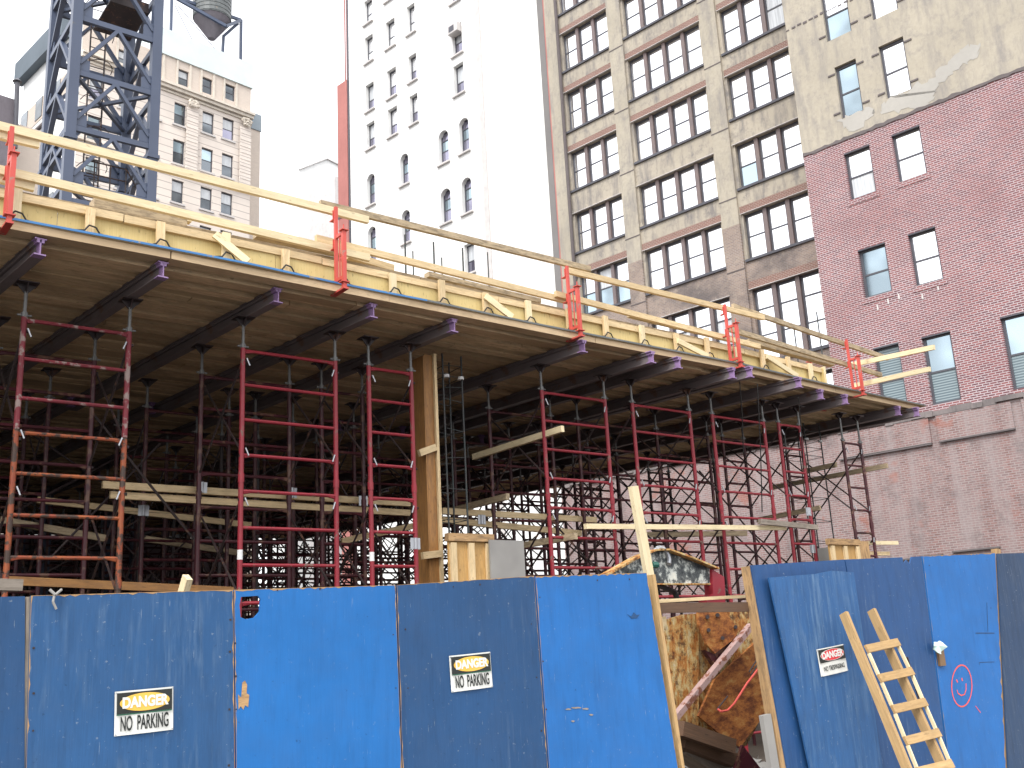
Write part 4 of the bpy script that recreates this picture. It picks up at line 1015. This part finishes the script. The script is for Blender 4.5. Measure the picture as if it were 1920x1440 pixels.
# bright panel with a torn hand hole at its top left
hx0, hy0, hx1, hy1 = 452, 1118, 488, 1160
P = [fp(439, 1106), fp(741, 1097)]
bl, br = to0((439, 1106), (443, 1440)), to0((741, 1097), (753, 1440))
H = [fp(452, 1119), fp(484, 1117), fp(489, 1124), fp(487, 1147), fp(477, 1158), fp(460, 1161), fp(451, 1157), fp(449, 1135)]
m = MB()
TL, TR = P
bo = Vector((0, .018, 0)); Lm = lambda z: bl+(TL-bl)*((z-bl.z)/(TL.z-bl.z)); Rm = lambda z: br+(TR-br)*((z-br.z)/(TR.z-br.z))
zt_, zb_ = max(h.z for h in H), min(h.z for h in H)
# faces round the hole: fans from the panel outline to the hole outline, no inner side walls
out_ = [TL, TR, br, bl]; near = [0, 2, 4, 6]       # hole corner facing each outline corner: H0 top left, H1-2 right top, H4 lower right, H6 lower left
def face(q):
    m.quad(q); m.quad([p+bo for p in q][::-1])
face([TL, H[0], H[1], TR]); face([TR, H[1], H[2], H[3], br]); face([br, H[3], H[4], H[5]]); face([br, H[5], bl]); face([bl, H[5], H[6], H[7]]); face([bl, H[7], H[0], TL])
for ring_ in (out_, H):
    for a_, b_ in zip(ring_, ring_[1:]+ring_[:1]): m.quad([a_, b_, b_+bo, a_+bo])
hp = m.build('hoarding_sheet', B_BRIGHT, None, 'bright smooth blue fence panel with a torn hand hole at its top left corner', 'fence panel', 'blue plywood fence panels')
hb = Vector(hp.location)
def decal(parent, P, mt_, nm, lab=None, th=.002):
    b_ = Vector(parent.location); m = MB(); m.prism([Vector(p)-b_+Vector((0, -.0015, 0)) for p in P], (0, -th, 0)); return m.build(nm, mt_, parent, lab)
decal(hp, [fp(x, y) for x, y in ((447, 1330), (446, 1302), (452, 1308), (454, 1280), (459, 1276), (463, 1284), (462, 1300), (467, 1303), (465, 1326), (459, 1322), (456, 1331), (451, 1324))], PLY_EDGE, 'splintered_wood', 'bare splintered wood gouge')
p2_ = panelw((744, 1097), (1001, 1080), (755, 1440), (1027, 1440), B_DARK2, 'dull dark blue fence panel carrying the smaller danger no parking sign')
p3_ = panelw((1004, 1081), (1212, 1074), (1030, 1440), (1271, 1440), B_BRIGHT2, 'bright blue fence panel with torn paint at the left side of the gap', extra=())
decal(p3_, [fp(x, y) for x, y in ((1176, 1152), (1183, 1156), (1188, 1148), (1193, 1153), (1199, 1152), (1194, 1159), (1184, 1160))], B_DARK2, 'torn_paint')
for _cx, _cy, _rx in ((1066, 1330, 7), (1080, 1327, 9), (1098, 1329, 6), (1108, 1340, 4), (1074, 1352, 4)):
    decal(p3_, [fp(_cx+_rx*math.cos(t)*rn.uniform(.6, 1.2), _cy+1.7*math.sin(t)*rn.uniform(.6, 1.3)) for t in [2*math.pi*i/11 for i in range(11)]], PINE_GREY, 'scuff_mark')
panelw((1408, 1060), (1583, 1049), (1476, 1440), (1650, 1440), B_MID, 'mid blue fence panel at the right side of the gap')
MB2 = panelw((1585, 1049), (1727, 1043), (1652, 1440), (1778, 1440), B_MID, 'blue fence panel with a broken notch in its top edge behind the ladder', extra=((1710, 1044), (1706, 1058), (1700, 1050), (1694, 1057), (1692, 1045)))
p5_ = panelw((1730, 1043), (1866, 1037), (1781, 1440), (1886, 1440), B_BRIGHT2, 'bright blue fence panel with a red spray painted smiling face')
panelw((1870, 1038), (2080, 1033), (1891, 1440), (2120, 1440), B_GREY, 'grimy grey blue fence panel at the right edge of the view')
MB3 = panelw((1442, 1083), (1601, 1073), (1519, 1440), (1655, 1440), B_WORN, 'loose worn pale blue sheet leaning on the fence with the no trespassing sign', YFN-.06, extra=((1560, 1070), (1530, 1076)))
def chipped(parent, a, b, nm='chipped_edge', mt_=None, wmax=.009, side=1):
    b_ = Vector(parent.location); p, q = fp(*a), to0(a, b, .3); n = 46; L = []; Rr = []
    for i in range(n+1):
        c = p.lerp(q, i/n); c.y = YFN-.0015; w = .0015+(rn.random()**4)*wmax
        L.append(c); Rr.append(c+Vector((side*w, 0, 0)))
    m = MB()
    for i in range(n): m.quad([L[i]-b_, L[i+1]-b_, Rr[i+1]-b_, Rr[i]-b_] if side > 0 else [L[i]-b_, Rr[i]-b_, Rr[i+1]-b_, L[i+1]-b_])
    return m.build(nm, mt_ or PLY_EDGE, parent)
chipped(p1_, (58, 1117), (49, 1440)); chipped(p1_, (437, 1106), (440, 1440), side=-1)
chipped(hp, (439, 1106), (443, 1440), wmax=.008); chipped(hp, (741, 1097), (753, 1440), side=-1, wmax=.008)
chipped(p2_, (744, 1097), (755, 1440), wmax=.008); chipped(p2_, (1001, 1080), (1027, 1440), side=-1)
chipped(p3_, (1004, 1081), (1030, 1440), wmax=.008); chipped(p3_, (1212, 1074), (1271, 1440), side=-1, wmax=.008)
chipped(p5_, (1730, 1043), (1781, 1440), wmax=.012, mt_=PINE_GREY); chipped(p5_, (1866, 1037), (1886, 1440), side=-1, wmax=.03)
def top_edge(parent, a, b, wmax=.012):
    b_ = Vector(parent.location); p, q = fp(*a), fp(*b); n = 40; m = MB(); U = []; D = []
    for i in range(n+1):
        c = p.lerp(q, i/n); c.y = YFN-.0012; U.append(c+Vector((0, 0, .0005))); D.append(c-Vector((0, 0, .0015+(rn.random()**3)*wmax)))
    for i in range(n): m.quad([D[i]-b_, D[i+1]-b_, U[i+1]-b_, U[i]-b_])
    m.build('splintered_top', PLY_EDGE, parent)
for pr, a, b in ((p1_, (58, 1117), (437, 1106)), (p2_, (744, 1097), (1001, 1080)), (p3_, (1004, 1081), (1212, 1074)), (hp, (439, 1106), (741, 1097)), (p5_, (1730, 1043), (1866, 1037))): top_edge(pr, a, b)
def nails(parent, pts):
    b_ = Vector(parent.location)
    for x, y in pts:
        p = fp(x, y)-b_; MB().tube(p+Vector((0, -.0005, 0)), p+Vector((0, -.003, 0)), rn.uniform(.004, .008), 7).build('nail_head', BRACE, parent)
nails(p1_, ((63, 1215), (62, 1370), (63, 1300), (432, 1162), (431, 1222), (430, 1330), (429, 1435)))
nails(hp, ((441, 1206), (443, 1330), (442, 1268), (737, 1190), (742, 1290), (600, 1104), (520, 1107)))
nails(p2_, ((760, 1180), (765, 1290), (850, 1100), (900, 1096), (996, 1170), (1006, 1270), (1015, 1370)))
nails(p3_, ((1012, 1120), (1018, 1240), (1024, 1330), (1120, 1088), (1180, 1086)))
nails(p5_, ((1742, 1060), (1790, 1052), (1850, 1050), (1858, 1140)))
# studs behind the panels and along the gap
def stud(a, b, lab, mt_, dy, w=.045, dep=.09):
    p = fp(*a, YFN+dy); q = to0(a, b, .12, YFN+dy); MB().bar(p, q, w, dep, Vector((0, 1, 0))).build('timber_post', mt_, None, lab, 'fence post')
stud((1219, 1078), (1274, 1440), 'yellow brown timber post on the left side of the fence gap', PINE_TAN, .055, .034)
stud((1400, 1062), (1462, 1440), 'split weathered timber post on the right side of the fence gap', PLY_EDGE, .06, .06)
stud((51, 1120), (45, 1440), 'dark timber post showing between the two leftmost panels', PINE_GREY, .06, .03)
stud((1867, 1030), (1889, 1440), 'timber post end at the right hand bright blue panel', PLY_EDGE, .05, .05)
a, b = onY(1232, 1140, 6.36), onY(1404, 1138, 6.36); MB().bar(a, b, .04, .085).build('cross_rail', PINE_DARK, None, 'dark brown timber nailed across the fence gap', 'timber')
a, b = onY(1225, 1128, 6.7), onY(1400, 1118, 6.7); MB().bar(a, b, .09, .03).build('cross_rail', PINE, None, 'light timber behind the dark one across the fence gap', 'timber')
a = onY(1240, 1163, 6.42); MB().box(a.x-.04, a.x+.04, 6.40, 6.46, a.z-.04, a.z+.03).build('timber_block', PINE, None, 'small pale timber block on the left gap post', 'timber')
a, b = onY(1434, 1340, 6.3), onY(1450, 1440, 6.3); MB().bar(a, a+(b-a)*4, .11, .05, Vector((0, 1, 0))).build('concrete_plank', CONC, None, 'grey upright plank at the foot of the right gap post', 'plank')
# little rag knot on top of fence
p = fp(103, 1112, YFN-.02); m = MB(); m.path([p+Vector((-.03, 0, .02)), p+Vector((0, -.01, -.01)), p+Vector((.035, 0, .02))], .008, 6); m.path([p, p+Vector((-.01, -.01, -.05)), p+Vector((.01, -.01, -.09))], .007, 6)
m.build('string_knot', CONC, None, 'grey string tied in a knot on top of the faded panel', 'string')

# smiling face
def stroke(parent, pts, r, mt_, nm):
    b_ = Vector(parent.location); m = MB()
    P = [fp(x, y, YFN)-b_ for x, y in pts]
    for a, b in zip(P[:-1], P[1:]):
        d = (b-a); L = d.length
        if L < 1e-5: continue
        d /= L; n = Vector((-d.z, 0, d.x))*r*rn.uniform(.8, 1.15)
        a2, b2 = a-d*r*.5, b+d*r*.5; o_ = Vector((0, -.002, 0))
        m.prism([a2-n+o_, b2-n+o_, b2+n+o_, a2+n+o_], (0, -.0008-.0006*rn.random(), 0))
    return m.build(nm, mt_, parent)
el_ = [(1803+19*math.cos(t), 1286+39*math.sin(t)) for t in [2*math.pi*i/26-.5 for i in range(27)]]
stroke(p5_, el_, .0075, INKRED, 'spray_outline')
stroke(p5_, [(1793, 1275), (1795, 1279)], .010, INKRED, 'spray_eye'); stroke(p5_, [(1803, 1272), (1804, 1276)], .010, INKRED, 'spray_eye')
stroke(p5_, [(1794, 1294), (1796, 1300), (1802, 1304), (1808, 1302), (1811, 1293), (1811, 1282)], .007, INKRED, 'spray_smile')
stroke(p5_, [(1829, 1324), (1838, 1336)], .005, INKRED, 'spray_dash')
stroke(p5_, [(1829, 1187), (1864, 1187)], .003, SIGNK, 'scratch'); stroke(p5_, [(1850, 1130), (1852, 1184)], .003, SIGNK, 'scratch'); stroke(p5_, [(1836, 1247), (1836, 1242), (1864, 1241)], .0018, SIGNK, 'scratch')
p = fp(1765, 1232, YFN-.012); MB().box(p.x-.07, p.x+.04, YFN-.03, YFN-.003, p.z-.09, p.z+.12).build('cardboard_piece', CARD, None, 'small brown cardboard flap fixed on the seam beside the painted face', 'cardboard')
m = MB(); c = fp(1757, 1214, YFN-.04); rr = random.Random(2)
ring = [c+Vector((math.cos(t)*rr.uniform(.07, .13), -rr.uniform(0, .05), math.sin(t)*rr.uniform(.05, .09))) for t in [2*math.pi*i/11 for i in range(11)]]
cc = c+Vector((-.02, -.03, .02))
for i in range(11): m.quad([cc, ring[i], ring[(i+1) % 11]]); m.quad([cc+Vector((0, .008, 0)), ring[(i+1) % 11]+Vector((0, .01, 0)), ring[i]+Vector((0, .01, 0))])
m.build('crumpled_paper', PAPER, None, 'crumpled pale green paper stuck above the cardboard flap', 'paper')

# signs
def text_mesh(body, size, sx, mt_, parent, loc, rot_m, nm, bold=.0, shear=0):
    cu = bpy.data.curves.new(nm, 'FONT'); cu.body = body; cu.size = size; cu.align_x = 'CENTER'; cu.align_y = 'CENTER'; cu.extrude = .0006; cu.offset = bold; cu.shear = shear
    to = bpy.data.objects.new('tmp', cu); col.objects.link(to); bpy.context.view_layer.update()
    me = bpy.data.meshes.new_from_object(to.evaluated_get(bpy.context.evaluated_depsgraph_get())); bpy.data.objects.remove(to)
    for v in me.vertices: v.co.x *= sx
    me.materials.clear(); me.materials.append(mt_)
    o = bpy.data.objects.new(nm, me); col.objects.link(o); o.parent = parent; o.matrix_local = Matrix.Translation(loc) @ rot_m
    return o
RX = Matrix.Rotation(math.pi/2, 4, 'X')
def sign(c4, lab, low, Y, ovalm, trim, lowsize, lowsx):
    # c4 pixel corners: tl, tr, br, bl
    tl, tr, br, bl = [fp(x, y, Y) for x, y in c4]; c = (tl+tr+br+bl)/4; w = ((tr-tl).length+(br-bl).length)/2; h = ((tl-bl).length+(tr-br).length)/2
    ang = math.atan2(((tr-tl)+(br-bl)).z, ((tr-tl)+(br-bl)).x)
    o = empty('warning_sign', c, lab, 'sign'); o.rotation_euler = (0, -ang, 0)
    n = 10; m = MB()
    for i in range(n):   # slightly curled sheet
        x0, x1 = -w/2+w*i/n, -w/2+w*(i+1)/n; f = lambda x: -.006-.004*math.cos(x/w*5.5)
        m.hexa([(x0, f(x0), -h/2), (x0, f(x0)+.0015, -h/2), (x0, f(x0)+.0015, h/2), (x0, f(x0), h/2), (x1, f(x1), -h/2), (x1, f(x1)+.0015, -h/2), (x1, f(x1)+.0015, h/2), (x1, f(x1), h/2)])
    m.build('sheet', SIGNW, o)
    yb = -.0125
    hd = MB(); hd.box(-w*.47, w*.47, yb, -.0085, -h*.02, h*.46); hdo = hd.build('header', SIGNK, o)
    if trim: tb = MB(); tb.box(-w*.47, w*.47, yb, -.0085, -h*.045, -h*.022); tb.build('trim_line', SIGNG, o)
    ov = MB(); N_ = 32; ov.prism([(math.cos(t)*w*.425, yb-.0008, h*.22+math.sin(t)*h*.205) for t in [2*math.pi*i/N_ for i in range(N_)]], (0, -.0012, 0)); ov.build('oval', ovalm, o)
    if not trim or True:
        rg = MB()
        for i in range(N_):
            t0, t1 = 2*math.pi*i/N_, 2*math.pi*(i+1)/N_
            if ovalm is SIGNR: rg.bar((math.cos(t0)*w*.425, yb-.0015, h*.22+math.sin(t0)*h*.205), (math.cos(t1)*w*.425, yb-.0015, h*.22+math.sin(t1)*h*.205), .0025, .004, (0, 1, 0))
        if rg.v: rg.build('oval_ring', SIGNW, o)
    text_mesh('DANGER', h*.33, (w*.72)/(h*.33*3.75), SIGNW, o, Vector((0, yb-.0035, h*.215)), RX, 'danger_text', .0035)
    text_mesh(low, lowsize*h, (w*lowsx)/(lowsize*h*len(low)*(.60 if trim else .66)), SIGNK, o, Vector((0, yb-.0005, -h*.26)), RX, 'lower_text', .0018 if trim else .0004)
    rv = MB()
    for sx in (-.48, .48):
        for sz in (-.47, .47): rv.tube((sx*w, -.004, sz*h), (sx*w, -.016, sz*h), .003, 6)
    rv.build('rivet', GALV, o)
sign(((213, 1297), (322, 1288), (327, 1367), (216, 1381)), 'larger curled danger no parking sign with orange oval on the faded left panel', 'NO  PARKING', YFN-.004, SIGNY, True, .46, .86)
sign(((841, 1230), (918, 1222), (924, 1288), (847, 1298)), 'smaller danger no parking sign with yellow oval on the dull dark blue panel', 'NO  PARKING', YFN-.004, SIGNY, True, .46, .86)
sign(((1529, 1218), (1580, 1208), (1590, 1257), (1541, 1269)), 'red oval danger no trespassing sign on the loose worn blue sheet', 'NO TRESPASSING', YFN-.066, SIGNR, False, .24, .90)

# ladder leaning on the fence
lad = empty('timber_ladder', fp(1680, 1440, 6.0), 'home made pale timber ladder leaning against the fence beside the no trespassing sign', 'ladder')
pn = Vector((0, 1, -.42)).normalized(); pp = Vector((9, 6.13, 2.25))
def lp(x, y): return onPl(x, y, pp, pn)
def stile(a, b, nm='stile'):
    p, q = lp(*a), lp(*b); t = (.14-p.z)/(q.z-p.z); q2 = p+(q-p)*t
    MB().bar(p-Vector(lad.location), q2-Vector(lad.location), .038, .085, pn).build(nm, PINE_TAN, lad)
stile((1582, 1150), (1700, 1440)); stile((1634, 1144), (1768, 1440))
def stile_line(a, b, y):
    t = (y-a[1])/(b[1]-a[1]); return (a[0]+(b[0]-a[0])*t, y)
rungs = [((1616, 1222), (1676, 1209)), ((1640, 1277), (1702, 1263)), ((1665, 1335), (1727, 1321)), ((1688, 1394), (1752, 1378)), ((1711, 1452), (1776, 1436)), ((1735, 1512), (1800, 1495)), ((1759, 1572), (1825, 1553))]
for (a, b) in rungs:
    p, q = lp(*a), lp(*b); off = -pn*.058
    MB().bar(p+off-Vector(lad.location), q+off-Vector(lad.location), .025, .075, pn.cross(q-p)).build('rung', PINE_TAN, lad)
for k in range(len(rungs)-1):
    for e in (0, 1):
        a, b = rungs[k][e], rungs[k+1][e]; p, q = lp(*a), lp(*b); d = (q-p).normalized(); off = -pn*.05+(Vector((.02, 0, 0)) if e == 0 else Vector((-.02, 0, 0)))
        MB().bar(p+d*.04+off-Vector(lad.location), q-d*.04+off-Vector(lad.location), .02, .03, pn).build('spacer_block', PINE_PALE, lad)
a, b = fp(1701, 1232, YFN-.03), fp(1740, 1370, YFN-.05); MB().tube(a, a+(b-a)*2.3, .010, 8).build('rusty_rod', BRACE, None, 'thin rusty rod leaning on the fence beside the ladder', 'rod')

# ------------------------------------------------------------------ rusty concrete skip in the gap
YS = 7.9
sk = empty('concrete_skip', onY(1330, 1400, YS), 'rusty orange concrete skip with a peeling white and black lifting yoke behind the fence gap', 'skip')
K0 = Vector(sk.location)
def sp(zx, zy, Y=YS):          # coordinates read off an enlarged crop
    return onY(1100+zx/2.667, 900+zy/2.667, Y)-K0
def skp(pts, nm, mt_, Y=YS, th=.03, par=None): return MB().prism([sp(x, y, Y) for x, y in pts][::-1], (0, th, 0)).build(nm, mt_, par or sk)
skp([(330, 720), (490, 672), (560, 668), (560, 1250), (425, 1215)], 'body_panel', SKIP, YS, .05)
skp([(562, 668), (860, 640), (930, 1080), (800, 1330), (700, 1330), (562, 1260)], 'body_panel', SKIP, YS+.08, .05)
skp([(330, 720), (930, 640), (930, 700), (330, 760)], 'rear_plate', SKIP2, YS+1.0, .05)
skp([(640, 1000), (900, 760), (960, 1080), (770, 1335), (690, 1290), (560, 1180)], 'flared_plate', SKIP2, YS-.05, .03)
skp([(556, 660), (690, 655), (760, 745), (745, 790), (642, 868), (600, 820), (560, 720)], 'gusset_plate', SKIP2, YS-.16, .025)
skp([(590, 850), (640, 925), (770, 790), (745, 770), (640, 872)], 'gusset_edge', RED_DK, YS-.13, .06)
MB().bar(sp(440, 1190, YS-.2), sp(822, 728, YS-.2), .06, .075, (0, 1, 0)).build('stiffener', PINKBAR, sk)
MB().path([sp(655, 1145, YS-.22), sp(672, 1158, YS-.25), sp(705, 1152, YS-.25), sp(740, 1115, YS-.25), sp(800, 1020, YS-.25), sp(862, 940, YS-.25)], .012, 8).build('pull_rod', RED_BR, sk)
MB().path([sp(650, 1150, YS-.2), sp(705, 1080, YS-.2)], .008, 6).build('hinge_wire', BRACE, sk); MB().path([sp(812, 960, YS-.2), sp(850, 900, YS-.2), sp(858, 915, YS-.2), sp(820, 975, YS-.2)], .008, 6).build('hinge_wire', BRACE, sk)
m = MB()
for (x, y) in ((655, 675), (610, 750), (680, 790), (745, 735), (605, 685)): m.tube(sp(x, y, YS-.165), sp(x, y, YS-.21), .022, 8)
m.build('bolt', BRACE, sk)
# yoke plate
YY = YS-.1
top = [(60, 490), (150, 440), (250, 384), (330, 352), (395, 350), (520, 395), (636, 446), (628, 530), (600, 520), (345, 517), (200, 520)]
skp(top, 'yoke_plate', YOKE, YY, .03)
fl_ = MB()
edge_ = [(60, 490), (150, 440), (250, 384), (330, 352), (395, 350), (520, 395), (640, 445)]
for a, b in zip(edge_[:-1], edge_[1:]): fl_.bar(sp(*a, YY-.02), sp(*b, YY-.02), .14, .018)
fl_.bar(sp(200, 522, YY-.0), sp(600, 522, YY-.0), .12, .014); fl_.build('yoke_flange', SKIP, sk)
skp([(628, 445), (688, 485), (694, 580), (692, 660), (600, 660), (600, 600), (632, 570)], 'yoke_arm', RED, YY-.04, .12)
c = sp(375, 385, YY); ringp = [c+Vector((math.cos(t)*.085, -.02+.05*math.sin(t*.5), math.sin(t)*.10)) for t in [-.9+4.6*i/12 for i in range(13)]]
MB().path(ringp, .026, 8).build('shackle', GALV, sk)
MB().tube(sp(325, 425, YY-.08), sp(352, 425, YY-.08), .035, 8).build('shackle_pin', paint('green_pin', (.03, .12, .09), None, .1), sk)
MB().path([sp(340, 520, YY), sp(440, 560, YY+.1), sp(470, 640, YY+.1)], .03, 8).build('hose', BLACKT, sk)
# ballast / frame under the skip
for i, (a, b, mt_, lab) in enumerate((((430, 1240), (690, 1330), PINE_DARK, 'upper brown timber bearer under the rusty skip'), ((440, 1300), (700, 1400), PINE_DARK, 'middle dark timber bearer under the rusty skip'), ((450, 1330), (800, 1560), PINE_GREY, 'lowest sloping timber bearer under the rusty skip'))):
    pa, pb = onY(1100+a[0]/2.667, 900+a[1]/2.667, 7.5+.15*i), onY(1100+b[0]/2.667, 900+b[1]/2.667, 7.5+.15*i)
    MB().bar(pa, pb, .3, .14).build('timber_bearer', mt_, None, lab, 'timber', 'bearers under the skip')
pa, pb = onY(1100+780/2.667, 900+1325/2.667, 7.4), onY(1100+900/2.667, 900+1480/2.667, 7.4)
MB().prism([pa, pb, pb+Vector((-.5, 0, -.1)), pa+Vector((-.25, 0, -.35))], (0, .03, 0)).build('scrap_plate', RED_DK, None, 'dark red steel plate at the foot of the skip', 'steel plate')
m = MB(); r2 = random.Random(9)
for i in range(60):
    c = onY(1100+r2.uniform(440, 900)/2.667, 900+r2.uniform(1400, 1560)/2.667, r2.uniform(8.6, 9.6)); s = r2.uniform(.05, .16)
    q = [c+Vector((r2.uniform(-1, 1), r2.uniform(-1, 1), r2.uniform(-1, 1)))*s for _ in range(8)]; m.hexa(q)
m.build('rubble', CONC, None, 'pile of broken rubble under the skip', 'rubble', kind='stuff')
bpy.context.view_layer.update()
